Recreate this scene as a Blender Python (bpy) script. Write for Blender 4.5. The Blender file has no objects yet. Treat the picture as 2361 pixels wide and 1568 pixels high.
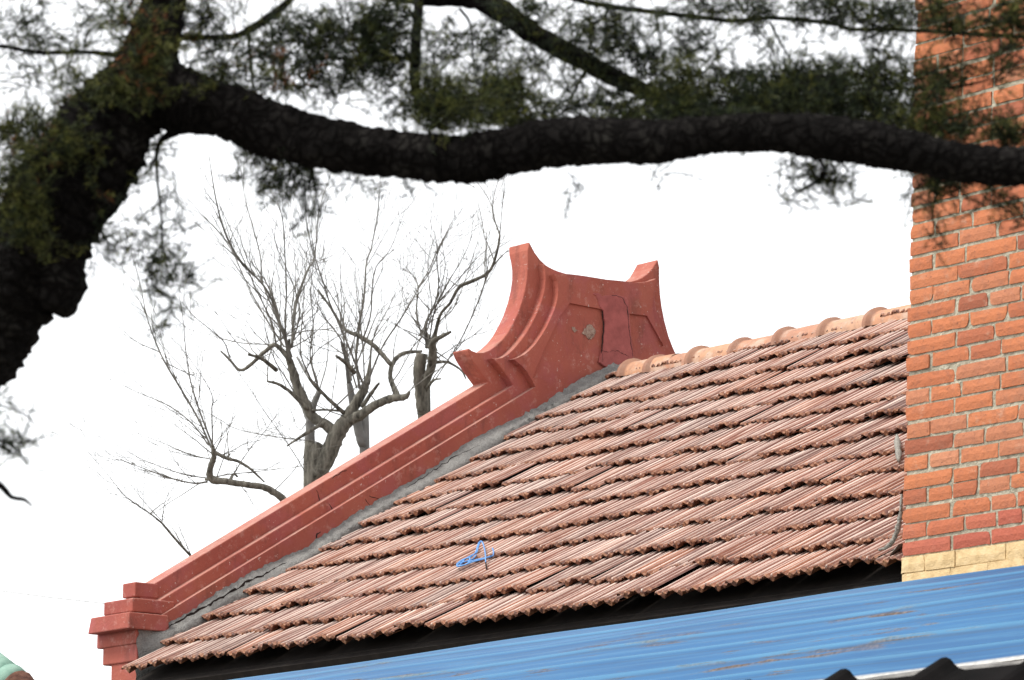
import bpy, bmesh, math, random
import numpy as np
from mathutils import Vector, Matrix
R = math.radians
random.seed(7)
rng = np.random.default_rng(11)

# ------------------------------------------------------------------ camera
F, CX, CY = 8950.0, 1180.5, 784.0          # focal length and centre in photo pixels (2361 wide)
PITCH, AZ = math.atan(1716 / F), R(40.1)
CD = np.array([-math.cos(AZ) * math.cos(PITCH), math.sin(AZ) * math.cos(PITCH), math.sin(PITCH)])
CR = np.array([math.sin(AZ), math.cos(AZ), 0.0])
CU = np.cross(CR, CD)
scene = bpy.context.scene
cam = bpy.data.cameras.new('camera')
cam.sensor_width = 36.0
cam.lens = 36.0 * F / 2361.0
cam.clip_start, cam.clip_end = 0.1, 2000.0
cam.dof.use_dof = True
cam.dof.focus_distance = 16.5
cam.dof.aperture_fstop = 11.5
cam.dof.aperture_blades = 0
cam_o = bpy.data.objects.new('camera', cam)
M = Matrix(((CR[0], CU[0], -CD[0], 0), (CR[1], CU[1], -CD[1], 0), (CR[2], CU[2], -CD[2], 0), (0, 0, 0, 1)))
cam_o.matrix_world = M
scene.collection.objects.link(cam_o)
scene.camera = cam_o

# ------------------------------------------------------------------ sky, sun, exposure
SUN_EL, SUN_AZ = R(58), R(205)              # azimuth: compass style, clockwise from +Y
w = bpy.data.worlds.new("World")
scene.world = w
w.use_nodes = True
nt = w.node_tree
nt.nodes.clear()
sky = nt.nodes.new('ShaderNodeTexSky')
sky.sky_type = 'NISHITA'
sky.sun_disc = False
sky.sun_elevation = SUN_EL
sky.sun_rotation = SUN_AZ
sky.dust_density = 1.0
sky.altitude = 0.0
hs = nt.nodes.new('ShaderNodeHueSaturation')
hs.inputs['Saturation'].default_value = 0.08
bg = nt.nodes.new('ShaderNodeBackground')
bg.inputs['Strength'].default_value = 0.15
wo = nt.nodes.new('ShaderNodeOutputWorld')
nt.links.new(sky.outputs[0], hs.inputs['Color'])
nt.links.new(hs.outputs[0], bg.inputs['Color'])
nt.links.new(bg.outputs[0], wo.inputs['Surface'])
sd = bpy.data.lights.new('sun', 'SUN')
sd.energy = 1.5
sd.angle = R(14)
sd.color = (1.0, 0.95, 0.88)
so = bpy.data.objects.new('sun', sd)
sv = Vector((math.sin(SUN_AZ) * math.cos(SUN_EL), math.cos(SUN_AZ) * math.cos(SUN_EL), math.sin(SUN_EL)))
so.rotation_euler = (-sv).to_track_quat('-Z', 'Y').to_euler()
so.location = (0, 0, 30)
scene.collection.objects.link(so)
scene.view_settings.view_transform = 'Standard'
scene.view_settings.look = 'None'
scene.view_settings.exposure = 1.1
scene.view_settings.gamma = 1.0

# ------------------------------------------------------------------ measuring helpers
def ray(x, y):
    return CD + CR * (x - CX) / F - CU * (y - CY) / F
def at(x, y, D):
    return ray(x, y) * D
def pl(x, y, ax, v):
    q = ray(x, y)
    return q * v / q[ax]
def pixel(p):
    z = p @ CD
    return CX + F * (p @ CR) / z, CY - F * (p @ CU) / z

YE, ZE, XG = 10.25, 1.873, -14.965           # eave line and left tile edge
PT = R(30.0)                                # roof pitch
PRK = R(30.45)                               # pitch of the coping
CP, SP = math.cos(PT), math.sin(PT)
XC = -9.95                                   # chimney left edge
ZGR = -1.6
def roofpt(X, t, h=0.0):
    return np.array([X, YE + t * CP - h * SP, ZE + t * SP + h * CP])
def on_roof(x, y, h=0.0):
    q = ray(x, y)
    n = np.array([0, -SP, CP])
    return q * ((np.array([0, YE, ZE]) @ n + h) / (q @ n))

# ------------------------------------------------------------------ object helpers
def tag(o, label=None, cat=None, group=None, kind=None):
    if label: o['label'] = label
    if cat: o['category'] = cat
    if group: o['group'] = group
    if kind: o['kind'] = kind
    return o
def empty(name, loc, label, cat, group=None):
    o = bpy.data.objects.new(name, None)
    o.empty_display_size = 0.2
    o.location = loc
    scene.collection.objects.link(o)
    return tag(o, label, cat, group)
def link(name, mesh, m, parent=None):
    o = bpy.data.objects.new(name, mesh)
    if m is not None:
        for mm in (m if isinstance(m, (list, tuple)) else [m]):
            mesh.materials.append(mm)
    scene.collection.objects.link(o)
    if parent is not None:
        o.parent = parent
        pl_ = parent
        loc = Vector((0, 0, 0))
        while pl_ is not None:
            loc += pl_.location
            pl_ = pl_.parent
        o.matrix_parent_inverse = Matrix.Translation(-loc)
    return o

class MB:
    """collects vertices, faces and per-face material / per-vertex colours"""
    def __init__(s):
        s.v, s.f, s.m, s.c = [], [], [], []
    def add(s, vs, fs, mi=0, col=None):
        b = len(s.v)
        s.v.extend([tuple(map(float, p)) for p in vs])
        s.f.extend([tuple(b + i for i in f) for f in fs])
        s.m.extend([mi] * len(fs))
        if col is None: col = (0.5, 0.5, 0.5)
        if len(vs) and isinstance(col[0], (int, float, np.floating)):
            s.c.extend([tuple(col)] * len(vs))
        else:
            s.c.extend([tuple(q) for q in col])
    def tube(s, pts, rad, n=8, mi=0, rough=0.0, col=None, cap=True, field=None):
        pts = [np.array(p, float) for p in pts]
        if isinstance(rad, (int, float)): rad = [rad] * len(pts)
        vs, fs = [], []
        up = None
        for i, p in enumerate(pts):
            t = pts[min(i + 1, len(pts) - 1)] - pts[max(i - 1, 0)]
            t = t / (np.linalg.norm(t) + 1e-12)
            if up is None:
                a = np.array([0, 0, 1.0]) if abs(t[2]) < 0.9 else np.array([1.0, 0, 0])
            else:
                a = up
            e1 = a - t * (a @ t)
            e1 /= np.linalg.norm(e1) + 1e-12
            up = e1
            e2 = np.cross(t, e1)
            for k in range(n):
                an = 2 * math.pi * k / n
                rr = rad[i] * (1 + (rough * (rng.random() - 0.5) * 2 if rough else 0) + (field[i][k] if field is not None else 0))
                vs.append(p + (e1 * math.cos(an) + e2 * math.sin(an)) * rr)
        for i in range(len(pts) - 1):
            for k in range(n):
                a, b = i * n + k, i * n + (k + 1) % n
                fs.append((a, b, b + n, a + n))
        if cap:
            fs.append(tuple(range(n - 1, -1, -1)))
            fs.append(tuple((len(pts) - 1) * n + k for k in range(n)))
        s.add(vs, fs, mi, col)
    def box(s, x0, x1, y0, y1, z0, z1, mi=0, j=0.0, col=None):
        vs = []
        for z in (z0, z1):
            for x, y in ((x0, y0), (x1, y0), (x1, y1), (x0, y1)):
                vs.append((x + (rng.random() - .5) * j, y + (rng.random() - .5) * j, z + (rng.random() - .5) * j))
        s.add(vs, [(0, 3, 2, 1), (4, 5, 6, 7), (0, 1, 5, 4), (1, 2, 6, 5), (2, 3, 7, 6), (3, 0, 4, 7)], mi, col)
    def prism(s, poly, x0, x1, mi=0):
        """poly in (y, z), extruded along X from x0 to x1"""
        n = len(poly)
        vs = [(x0, p[0], p[1]) for p in poly] + [(x1, p[0], p[1]) for p in poly]
        fs = [tuple(range(n)), tuple(range(2 * n - 1, n - 1, -1))]
        for i in range(n):
            k = (i + 1) % n
            fs.append((i, i + n, k + n, k))
        s.add(vs, fs, mi)
    def build(s, name, m, parent=None, smooth=False, merge=False):
        me = bpy.data.meshes.new(name)
        me.from_pydata(s.v, [], s.f)
        me.polygons.foreach_set('material_index', s.m)
        ca = me.color_attributes.new('tone', 'FLOAT_COLOR', 'POINT')
        arr = np.ones((len(s.v), 4), np.float32)
        arr[:, :3] = np.array(s.c, np.float32)
        ca.data.foreach_set('color', arr.ravel())
        bm = bmesh.new(); bm.from_mesh(me)
        if merge: bmesh.ops.remove_doubles(bm, verts=bm.verts, dist=1e-5)
        bmesh.ops.recalc_face_normals(bm, faces=bm.faces)
        bm.to_mesh(me); bm.free()
        if smooth:
            me.polygons.foreach_set('use_smooth', [True] * len(me.polygons))
        me.update()
        return link(name, me, m, parent)

def smooth_path(pts, k=6):
    """Catmull-Rom through points (each any-length tuple)"""
    P = [np.array(p, float) for p in pts]
    P = [2 * P[0] - P[1]] + P + [2 * P[-1] - P[-2]]
    out = []
    for i in range(1, len(P) - 2):
        for j in range(k):
            t = j / k
            out.append(0.5 * ((2 * P[i]) + (-P[i - 1] + P[i + 1]) * t + (2 * P[i - 1] - 5 * P[i] + 4 * P[i + 1] - P[i + 2]) * t * t
                              + (-P[i - 1] + 3 * P[i] - 3 * P[i + 1] + P[i + 2]) * t ** 3))
    out.append(P[-2])
    return out

# ------------------------------------------------------------------ materials
def mat(name, base=(0.5, 0.5, 0.5), rough=0.8, spec=0.3):
    m = bpy.data.materials.new(name)
    m.use_nodes = True
    b = m.node_tree.nodes['Principled BSDF']
    b.inputs['Base Color'].default_value = (*base, 1)
    b.inputs['Roughness'].default_value = rough
    b.inputs['Specular IOR Level'].default_value = spec
    return m, m.node_tree, b
class N:
    """tiny node-graph helper"""
    def __init__(s, nt):
        s.nt = nt
        tc = nt.nodes.new('ShaderNodeTexCoord')
        s.co = tc.outputs['Object']
    def scaled(s, sc, loc=(0, 0, 0)):
        mp = s.nt.nodes.new('ShaderNodeMapping')
        mp.inputs['Scale'].default_value = sc
        mp.inputs['Location'].default_value = loc
        s.nt.links.new(s.co, mp.inputs['Vector'])
        return mp.outputs[0]
    def noise(s, scale, detail=4, rough=0.55, vec=None):
        n = s.nt.nodes.new('ShaderNodeTexNoise')
        n.inputs['Scale'].default_value = scale
        n.inputs['Detail'].default_value = detail
        n.inputs['Roughness'].default_value = rough
        s.nt.links.new(vec if vec is not None else s.co, n.inputs['Vector'])
        return n.outputs['Fac']
    def ramp(s, f, stops):
        r = s.nt.nodes.new('ShaderNodeValToRGB')
        e = r.color_ramp.elements
        while len(e) > 1: e.remove(e[0])
        e[0].position = stops[0][0]; e[0].color = tuple(stops[0][1]) + (1,) if len(stops[0][1]) == 3 else stops[0][1]
        for p, c in stops[1:]:
            q = e.new(p); q.color = (*c, 1)
        s.nt.links.new(f, r.inputs[0])
        return r.outputs[0]
    def step(s, f, a, b):
        return s.ramp(f, [(a, (0, 0, 0)), (b, (1, 1, 1))])
    def mix(s, f, a, b, mode='MIX'):
        m = s.nt.nodes.new('ShaderNodeMix')
        m.data_type = 'RGBA'; m.blend_type = mode
        for i, v in ((0, f), (6, a), (7, b)):
            if hasattr(v, 'links'): s.nt.links.new(v, m.inputs[i])
            elif i == 0: m.inputs[0].default_value = v
            else: m.inputs[i].default_value = (*v, 1)
        return m.outputs[2]
    def math(s, op, a, b=0.0):
        m = s.nt.nodes.new('ShaderNodeMath'); m.operation = op
        for i, v in ((0, a), (1, b)):
            if hasattr(v, 'links'): s.nt.links.new(v, m.inputs[i])
            else: m.inputs[i].default_value = v
        return m.outputs[0]
    def tone(s):
        a = s.nt.nodes.new('ShaderNodeAttribute'); a.attribute_name = 'tone'
        sp = s.nt.nodes.new('ShaderNodeSeparateColor')
        s.nt.links.new(a.outputs['Color'], sp.inputs[0])
        return a.outputs['Color'], sp.outputs[0], sp.outputs[1], sp.outputs[2]
    def bump(s, bs, h, strength=0.3, dist=0.01):
        b = s.nt.nodes.new('ShaderNodeBump')
        b.inputs['Strength'].default_value = strength
        b.inputs['Distance'].default_value = dist
        s.nt.links.new(h, b.inputs['Height'])
        s.nt.links.new(b.outputs[0], bs.inputs['Normal'])

def red_paint():
    m, nt, b = mat('red_lime_paint', rough=0.85, spec=0.2)
    n = N(nt)
    base = n.ramp(n.noise(2.2, 5), [(0.3, (0.29, 0.080, 0.064)), (0.5, (0.35, 0.102, 0.072)), (0.7, (0.41, 0.135, 0.092))])
    base = n.mix(n.math('MULTIPLY', n.noise(38, 4), 0.30), base, (0.27, 0.055, 0.042))
    # purple-pink faded zones
    base = n.mix(n.math('MULTIPLY', n.step(n.noise(5.3, 4, vec=n.scaled((1, 1, 1), (3, 1, 7))), 0.5, 0.62), 0.5), base, (0.34, 0.098, 0.10))
    # dirt streaks
    base = n.mix(n.math('MULTIPLY', n.step(n.noise(9, 6, 0.7, vec=n.scaled((1, 1, .35))), 0.54, 0.68), 0.55), base, (0.15, 0.055, 0.042))
    base = n.mix(n.math('MULTIPLY', n.step(n.noise(17, 6, 0.75, vec=n.scaled((1, 1, 1), (8, 1, 3))), 0.56, 0.65), 0.5), base, (0.47, 0.235, 0.195))
    # chips of white and grey plaster
    ch = n.step(n.noise(48, 5, 0.72), 0.645, 0.67)
    zone = n.step(n.noise(2.6, 2, vec=n.scaled((1, 1, 1), (1.3, 4.1, 0))), 0.46, 0.54)
    base = n.mix(n.math('MULTIPLY', ch, zone), base, (0.62, 0.52, 0.47))
    # paler beige where the surface faces upward
    ge = nt.nodes.new('ShaderNodeNewGeometry'); sx = nt.nodes.new('ShaderNodeSeparateXYZ')
    nt.links.new(ge.outputs['True Normal'], sx.inputs[0])
    top_pale = n.math('MULTIPLY', n.step(sx.outputs[2], 0.55, 0.85), n.step(n.noise(7, 5, 0.7), 0.25, 0.75))
    base = n.mix(n.math('MULTIPLY', top_pale, 0.75), base, (0.44, 0.30, 0.245))
    nt.links.new(base, b.inputs['Base Color'])
    n.bump(b, n.math('ADD', n.noise(60, 5), n.math('MULTIPLY', n.noise(9, 3), 1.4)), 0.45, 0.006)
    return m
def cement(name='grey_cement', c=(0.27, 0.265, 0.25), d=(0.16, 0.155, 0.15)):
    m, nt, b = mat(name, rough=0.95, spec=0.15)
    n = N(nt)
    base = n.ramp(n.noise(12, 6, 0.7), [(0.3, d), (0.65, c), (0.8, tuple(q * 1.35 for q in c))])
    base = n.mix(n.math('MULTIPLY', n.step(n.noise(150, 2), 0.5, 0.62), 0.45), base, (0.12, 0.115, 0.11))
    nt.links.new(base, b.inputs['Base Color'])
    n.bump(b, n.math('ADD', n.noise(130, 3), n.noise(22, 4)), 0.9, 0.01)
    return m
def tile_mat():
    m, nt, b = mat('clay_tile', rough=0.7, spec=0.35)
    n = N(nt)
    col, tr, tg, tb = n.tone()                     # r = tile tone, g = end stain, b = painted rib highlight to groove shade
    base = n.ramp(tr, [(0.0, (0.15, 0.078, 0.070)), (0.25, (0.21, 0.097, 0.079)), (0.5, (0.26, 0.106, 0.078)), (0.75, (0.31, 0.115, 0.070)), (0.9, (0.36, 0.135, 0.072)), (1.0, (0.24, 0.080, 0.052))])
    pale = n.mix(0.82, base, (0.84, 0.71, 0.62))  # rib highlights painted pale along the tile crests
    crest_break = n.noise(1.0, 3, 0.6, vec=n.scaled((30, 2.2, 2.2), (4, 4, 4)))
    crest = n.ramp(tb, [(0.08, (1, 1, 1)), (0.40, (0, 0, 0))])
    base = n.mix(n.math('MULTIPLY', crest, n.step(crest_break, 0.27, 0.48)), base, pale)
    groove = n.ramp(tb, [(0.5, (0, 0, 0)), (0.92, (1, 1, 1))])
    base = n.mix(n.math('MULTIPLY', groove, 0.85), base, (0.055, 0.020, 0.016))  # shade between the ribs painted dark into the grooves
    streak = n.noise(1.0, 3, 0.6, vec=n.scaled((120, 2.5, 2.5)))
    base = n.mix(n.math('MULTIPLY', n.step(streak, 0.52, 0.66), 0.5), base, (0.17, 0.07, 0.055))
    lich = n.step(n.noise(13, 5, 0.72), 0.58, 0.7)
    base = n.mix(n.math('MULTIPLY', lich, 0.4), base, (0.27, 0.225, 0.18))
    base = n.mix(n.math('MULTIPLY', n.step(n.noise(1.1, 5, 0.7), 0.5, 0.7), 0.35), base, (0.19, 0.12, 0.095))
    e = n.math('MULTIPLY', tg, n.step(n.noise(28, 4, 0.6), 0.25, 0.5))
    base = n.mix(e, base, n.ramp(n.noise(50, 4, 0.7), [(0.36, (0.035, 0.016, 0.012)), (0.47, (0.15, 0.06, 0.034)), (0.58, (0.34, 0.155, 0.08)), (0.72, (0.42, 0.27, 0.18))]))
    nt.links.new(base, b.inputs['Base Color'])
    n.bump(b, n.math('ADD', n.noise(120, 4), n.math('MULTIPLY', streak, 1.0)), 0.4, 0.004)
    return m
def ridge_mat():
    m, nt, b = mat('ridge_clay', rough=0.75, spec=0.25)
    n = N(nt)
    col, tr, tg, tb = n.tone()
    base = n.ramp(tr, [(0.0, (0.42, 0.21, 0.135)), (0.5, (0.50, 0.26, 0.15)), (1.0, (0.48, 0.30, 0.20))])
    base = n.mix(n.math('MULTIPLY', n.step(n.noise(25, 6, 0.7), 0.45, 0.65), 0.6), base, (0.26, 0.16, 0.125))
    base = n.mix(n.math('MULTIPLY', n.step(n.noise(11, 6, 0.7, vec=n.scaled((1, 1, 1), (4, 2, 7))), 0.5, 0.62), 0.6), base, (0.50, 0.41, 0.33))
    base = n.mix(n.math('MULTIPLY', tg, 0.75), base, (0.25, 0.125, 0.085))
    nt.links.new(base, b.inputs['Base Color'])
    n.bump(b, n.noise(90, 4), 0.35, 0.004)
    return m
def brick_mat():
    m, nt, b = mat('fired_brick', rough=0.88, spec=0.2)
    n = N(nt)
    col, tr, tg, tb = n.tone()
    base = n.ramp(tr, [(0.0, (0.27, 0.09, 0.052)), (0.2, (0.36, 0.118, 0.066)), (0.5, (0.45, 0.152, 0.072)), (0.78, (0.51, 0.182, 0.083)), (0.9, (0.44, 0.175, 0.095)), (1.0, (0.52, 0.225, 0.125))])
    base = n.mix(n.math('MULTIPLY', n.step(n.noise(26, 6, 0.7), 0.48, 0.7), 0.55), base, (0.28, 0.12, 0.078))
    base = n.mix(n.math('MULTIPLY', n.step(n.noise(14, 5, 0.7, vec=n.scaled((1, 1, 1), (5, 5, 5))), 0.6, 0.72), 0.5), base, (0.52, 0.34, 0.245))
    base = n.mix(n.math('MULTIPLY', n.step(n.noise(70, 3, 0.6), 0.66, 0.72), 0.6), base, (0.15, 0.07, 0.05))
    base = n.mix(n.math('MULTIPLY', n.step(n.noise(3.0, 6, 0.72, vec=n.scaled((1.2, 1, 1), (2, 0, 4))), 0.56, 0.7), 0.5), base, (0.27, 0.17, 0.12))
    base = n.mix(tg, base, n.mix(n.math('MULTIPLY', n.noise(40, 3), 0.8), (0.44, 0.115, 0.075), (0.36, 0.09, 0.07)))   # red wash
    base = n.mix(tb, base, n.ramp(n.noise(28, 4), [(0.28, (0.52, 0.37, 0.19)), (0.5, (0.64, 0.47, 0.255)), (0.75, (0.70, 0.54, 0.32))]))          # cream paint
    nt.links.new(base, b.inputs['Base Color'])
    n.bump(b, n.math('ADD', n.noise(75, 5, 0.7), n.math('MULTIPLY', n.noise(18, 3), 0.8)), 0.7, 0.007)
    return m
def mortar_mat():
    m, nt, b = mat('lime_mortar', rough=0.95, spec=0.1)
    n = N(nt)
    base = n.ramp(n.noise(20, 6, 0.7), [(0.3, (0.23, 0.205, 0.15)), (0.5, (0.37, 0.34, 0.26)), (0.72, (0.50, 0.47, 0.37))])
    col, tr, tg, tb = n.tone()
    base = n.mix(tb, base, (0.60, 0.44, 0.23))
    nt.links.new(base, b.inputs['Base Color'])
    n.bump(b, n.noise(110, 4), 0.9, 0.008)
    return m
def blue_mat():
    m, nt, b = mat('blue_painted_steel', rough=0.4, spec=0.35)
    n = N(nt)
    col, tr, tg, tb = n.tone()
    base = n.ramp(n.noise(3, 4, vec=n.scaled((0.3, 3, 3))), [(0.3, (0.009, 0.080, 0.205)), (0.7, (0.014, 0.105, 0.25))])
    base = n.mix(n.math('MULTIPLY', n.step(n.noise(1, 5, 0.6, vec=n.scaled((1.3, 45, 45))), 0.5, 0.7), 0.35), base, (0.06, 0.20, 0.34))
    r1 = n.step(n.noise(1, 6, 0.68, vec=n.scaled((1.5, 24, 24), (3.4, 1.0, 0))), 0.565, 0.63)
    r2 = n.step(n.noise(0.75, 2, 0.5, vec=n.scaled((1.0, 3, 3), (8, 0, 0))), 0.46, 0.56)
    rust = n.math('MULTIPLY', r1, r2)
    base = n.mix(rust, base, n.ramp(n.noise(60, 3), [(0.4, (0.07, 0.052, 0.045)), (0.7, (0.17, 0.125, 0.10))]))
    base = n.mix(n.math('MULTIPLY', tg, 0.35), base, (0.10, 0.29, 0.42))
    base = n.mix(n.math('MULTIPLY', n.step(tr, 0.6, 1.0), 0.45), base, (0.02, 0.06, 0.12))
    base = n.mix(tb, base, n.ramp(n.noise(25, 3), [(0.3, (0.3, 0.3, 0.29)), (0.7, (0.5, 0.49, 0.46))]))
    nt.links.new(base, b.inputs['Base Color'])
    rr = n.mix(rust, (0.38, 0.38, 0.38), (0.85, 0.85, 0.85))
    nt.links.new(rr, b.inputs['Roughness'])
    n.bump(b, n.noise(1, 4, vec=n.scaled((2, 30, 30))), 0.12, 0.004)
    return m
def simple(name, c1, c2, scale=20, rough=0.9, spec=0.2, bump=0.4, dist=0.005, stretch=(1, 1, 1)):
    m, nt, b = mat(name, rough=rough, spec=spec)
    n = N(nt)
    v = n.scaled(stretch)
    f = n.noise(scale, 5, 0.65, vec=v)
    nt.links.new(n.ramp(f, [(0.32, c1), (0.68, c2)]), b.inputs['Base Color'])
    n.bump(b, f, bump, dist)
    return m
def leaf_mat():
    m, nt, b = mat('pine_needles', rough=0.6, spec=0.25)
    n = N(nt)
    col, tr, tg, tb = n.tone()
    nt.links.new(col, b.inputs['Base Color'])
    # a thin needle lets a little light through
    tl = nt.nodes.new('ShaderNodeBsdfTranslucent')
    nt.links.new(col, tl.inputs['Color'])
    mx = nt.nodes.new('ShaderNodeMixShader'); mx.inputs[0].default_value = 0.4
    out = nt.nodes['Material Output']
    nt.links.new(b.outputs[0], mx.inputs[1]); nt.links.new(tl.outputs[0], mx.inputs[2])
    nt.links.new(mx.outputs[0], out.inputs['Surface'])
    return m

RED, CEM, TILE, RIDGE, BRICK, MORT, BLUE = red_paint(), cement(), tile_mat(), ridge_mat(), brick_mat(), mortar_mat(), blue_mat()
PATCH = simple('patch_plaster', (0.26, 0.075, 0.068), (0.40, 0.115, 0.105), 14, bump=0.7)
CRACK = simple('crack_shadow_gap', (0.012, 0.010, 0.010), (0.03, 0.022, 0.02), 40)
BARE = simple('bare_render', (0.20, 0.11, 0.085), (0.40, 0.31, 0.25), 70, bump=0.9)
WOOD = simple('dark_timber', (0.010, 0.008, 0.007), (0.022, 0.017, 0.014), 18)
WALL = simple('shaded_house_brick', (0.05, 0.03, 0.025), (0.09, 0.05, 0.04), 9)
BARK, _nt, _b = mat('pine_bark', rough=1.0, spec=0.05)
_n = N(_nt)
_v = _nt.nodes.new('ShaderNodeTexVoronoi'); _v.feature = 'DISTANCE_TO_EDGE'; _v.inputs['Scale'].default_value = 45
_w = _nt.nodes.new('ShaderNodeMix'); _w.data_type = 'VECTOR'; _w.inputs[0].default_value = 0.06
_nz = _nt.nodes.new('ShaderNodeTexNoise'); _nz.inputs['Scale'].default_value = 20
_nt.links.new(_n.co, _nz.inputs['Vector']); _nt.links.new(_n.co, _w.inputs[4]); _nt.links.new(_nz.outputs['Color'], _w.inputs[5])
_nt.links.new(_w.outputs[1], _v.inputs['Vector'])
_pl = _n.step(_v.outputs[0], 0.0, 0.22)
_c = _n.ramp(_n.noise(14, 6, 0.7), [(0.35, (0.004, 0.0037, 0.0035)), (0.55, (0.010, 0.009, 0.0085)), (0.75, (0.036, 0.034, 0.030))])
_nt.links.new(_n.mix(_pl, (0.003, 0.0026, 0.0024), _c), _b.inputs['Base Color'])
_n.bump(_b, _n.math('ADD', _pl, _n.noise(60, 4)), 0.7, 0.006)
BARE_BARK = simple('grey_bark', (0.045, 0.042, 0.034), (0.25, 0.235, 0.195), 34, bump=1.0, dist=0.02, stretch=(1, 1, 0.22))
PALE_BARK = simple('pale_bark', (0.12, 0.118, 0.11), (0.20, 0.195, 0.185), 10, bump=0.5)
TWIG = simple('twig_bark', (0.10, 0.095, 0.085), (0.21, 0.20, 0.175), 8)
LEAF = leaf_mat()

# ------------------------------------------------------------------ ground
me = bpy.data.meshes.new('ground')
me.from_pydata([(-900, -900, ZGR), (900, -900, ZGR), (900, 900, ZGR), (-900, 900, ZGR)], [], [(0, 1, 2, 3)])
tag(link('ground', me, simple('yard_ground', (0.14, 0.13, 0.11), (0.24, 0.22, 0.19), 1.2)), kind='structure')

# ------------------------------------------------------------------ the house
XL = XG - 0.05                                # inner face of the gable wall (third band)
X3, X2, X1 = XL, XL - 0.040, XL - 0.088       # planes of the three coping bands
XMID = X1 - 0.062                             # middle of the wall
YR = YE + 3.05                                # ridge line
YO = YE + 3.04                                # middle of the ornament
TR = 3.05 / CP                                # slope length
house = empty('tile_roofed_house', ((XG + XC) / 2, YR, ZGR), 'old house with a red clay tile roof and red painted stepped gable', 'house')
mirror = lambda y: 2 * YR - y

# walls under the roof
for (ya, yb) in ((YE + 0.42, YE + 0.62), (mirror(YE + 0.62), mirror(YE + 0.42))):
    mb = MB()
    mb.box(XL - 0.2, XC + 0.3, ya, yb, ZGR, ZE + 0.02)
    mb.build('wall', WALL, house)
# rafters' board and soffit, dark below the eave
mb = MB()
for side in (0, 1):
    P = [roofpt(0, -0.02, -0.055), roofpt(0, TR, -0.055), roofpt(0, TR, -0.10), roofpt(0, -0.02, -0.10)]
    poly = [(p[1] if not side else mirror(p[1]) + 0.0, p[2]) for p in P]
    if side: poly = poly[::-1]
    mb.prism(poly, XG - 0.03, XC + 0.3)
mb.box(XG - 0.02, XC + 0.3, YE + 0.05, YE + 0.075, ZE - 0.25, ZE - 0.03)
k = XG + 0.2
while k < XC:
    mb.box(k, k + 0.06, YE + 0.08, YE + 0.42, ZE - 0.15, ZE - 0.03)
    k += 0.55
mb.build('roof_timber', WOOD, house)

# ---- tiles
TW = 0.205
us = np.array([0, .006, .012, .019, .026, .034, .042, .048, .054, .062, .070, .078, .086, .093, .100, .107, .114, .122, .131, .140, .147, .153, .160, .168, .177, .185, .194, .2035])
zt = np.array([3, 10, 13, 8, 2, 1, 3, 11, 11, 3, 1, 6, 16, 12, 10, 12, 16, 6, 1, 3, 11, 11, 3, 1, 4, 9, 2, 2]) * 1e-3
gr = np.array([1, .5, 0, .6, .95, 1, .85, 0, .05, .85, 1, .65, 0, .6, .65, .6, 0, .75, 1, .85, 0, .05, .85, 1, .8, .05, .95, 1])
zb = np.array([-2, 0, 3, 3, -3, -9, -15, -20, -17, -9, -2, 2, 5, 8, 9, 8, 5, -1, -8, -15, -19, -16, -9, -3, -6, -9, -6, -1]) * 1e-3
EXPO = TR / 13.25
def tile(mb, X, t0, L, tone, tone2, dh=0.0, skew=0.0, lift=0.038, clipx=None):
    nU = len(us)
    rows = [(0.0, lift), (0.006, lift + 0.001), (0.045, lift * 0.87), (L, 0.004)]
    th = abs(rng.normal(0, 0.0025))
    vs, cs, fs = [], [], []
    ze = zt + rng.normal(0, 0.0006, nU)
    be = zb + rng.normal(0, 0.0018, nU)
    for k, (tt, h) in enumerate([(0.0015, lift)] + rows):
        for i in range(nU):
            z = be[i] + th * (zb[i] > 0) if k == 0 else ze[i]
            if k == 1: z -= 0.003
            x = X + us[i] + skew * tt
            if clipx is not None: x = min(max(x, clipx[0]), clipx[1])
            vs.append(roofpt(x, t0 + tt + (rng.normal(0, .0009) if k < 2 else 0), z + h + dh))
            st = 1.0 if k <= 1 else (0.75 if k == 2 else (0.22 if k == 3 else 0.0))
            cs.append((tone, 0.45 if (k == 0 and zb[i] > -0.012) else st, 1.0 if k == 0 else gr[i] * tone2))  # lower lip painted dark, standing for shade in the notches
    for k in range(4):
        for i in range(nU - 1):
            a = k * nU + i
            fs.append((a, a + 1, a + 1 + nU, a + nU))
    # underside just behind the front edge, painted dark as shade inside the arch
    b = len(vs)
    for i in range(nU):
        x = X + us[i] + skew * 0.06
        if clipx is not None: x = min(max(x, clipx[0]), clipx[1])
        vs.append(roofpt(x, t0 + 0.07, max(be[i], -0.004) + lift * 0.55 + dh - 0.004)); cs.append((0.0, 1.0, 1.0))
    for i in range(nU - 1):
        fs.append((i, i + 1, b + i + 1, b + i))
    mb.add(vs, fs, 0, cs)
mb = MB()
ncol = int((XC + 0.25 - XG) / TW) + 1
prev = {}
for r_ in range(14):
    t0 = -0.01 + r_ * EXPO
    pw = rng.random() * 6
    L = EXPO + 0.05 if r_ < 13 else EXPO * 0.28
    rowj = rng.normal(0, 0.003)
    shift = (r_ % 2) * TW * 0.5 * 0 + rng.normal(0, 0.006)
    for c in range(-1, ncol):
        X = XG + c * TW + shift
        if X + TW < XG + 0.02: continue
        tone = float(np.clip(rng.normal(0.5, 0.24), 0, 1))
        tone2 = float(np.clip(rng.normal(0.92, 0.1), 0.6, 1))
        slip = abs(rng.normal(0, 0.008)) + (0.025 if rng.random() < 0.08 else 0)
        tile(mb, X, t0 + rowj - slip + 0.007 * math.sin(X * 1.7 + pw), L, tone, tone2, dh=abs(rng.normal(0, 0.0045)) + (0.012 if rng.random() < 0.09 else 0),
             skew=rng.normal(0, 0.010), lift=0.032 + rng.normal(0, 0.0035), clipx=(XG - 0.03 - 0.003 * r_ + rng.random() * 0.02, 99))
tiles = mb.build('roof_tiles', TILE, house)
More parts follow.
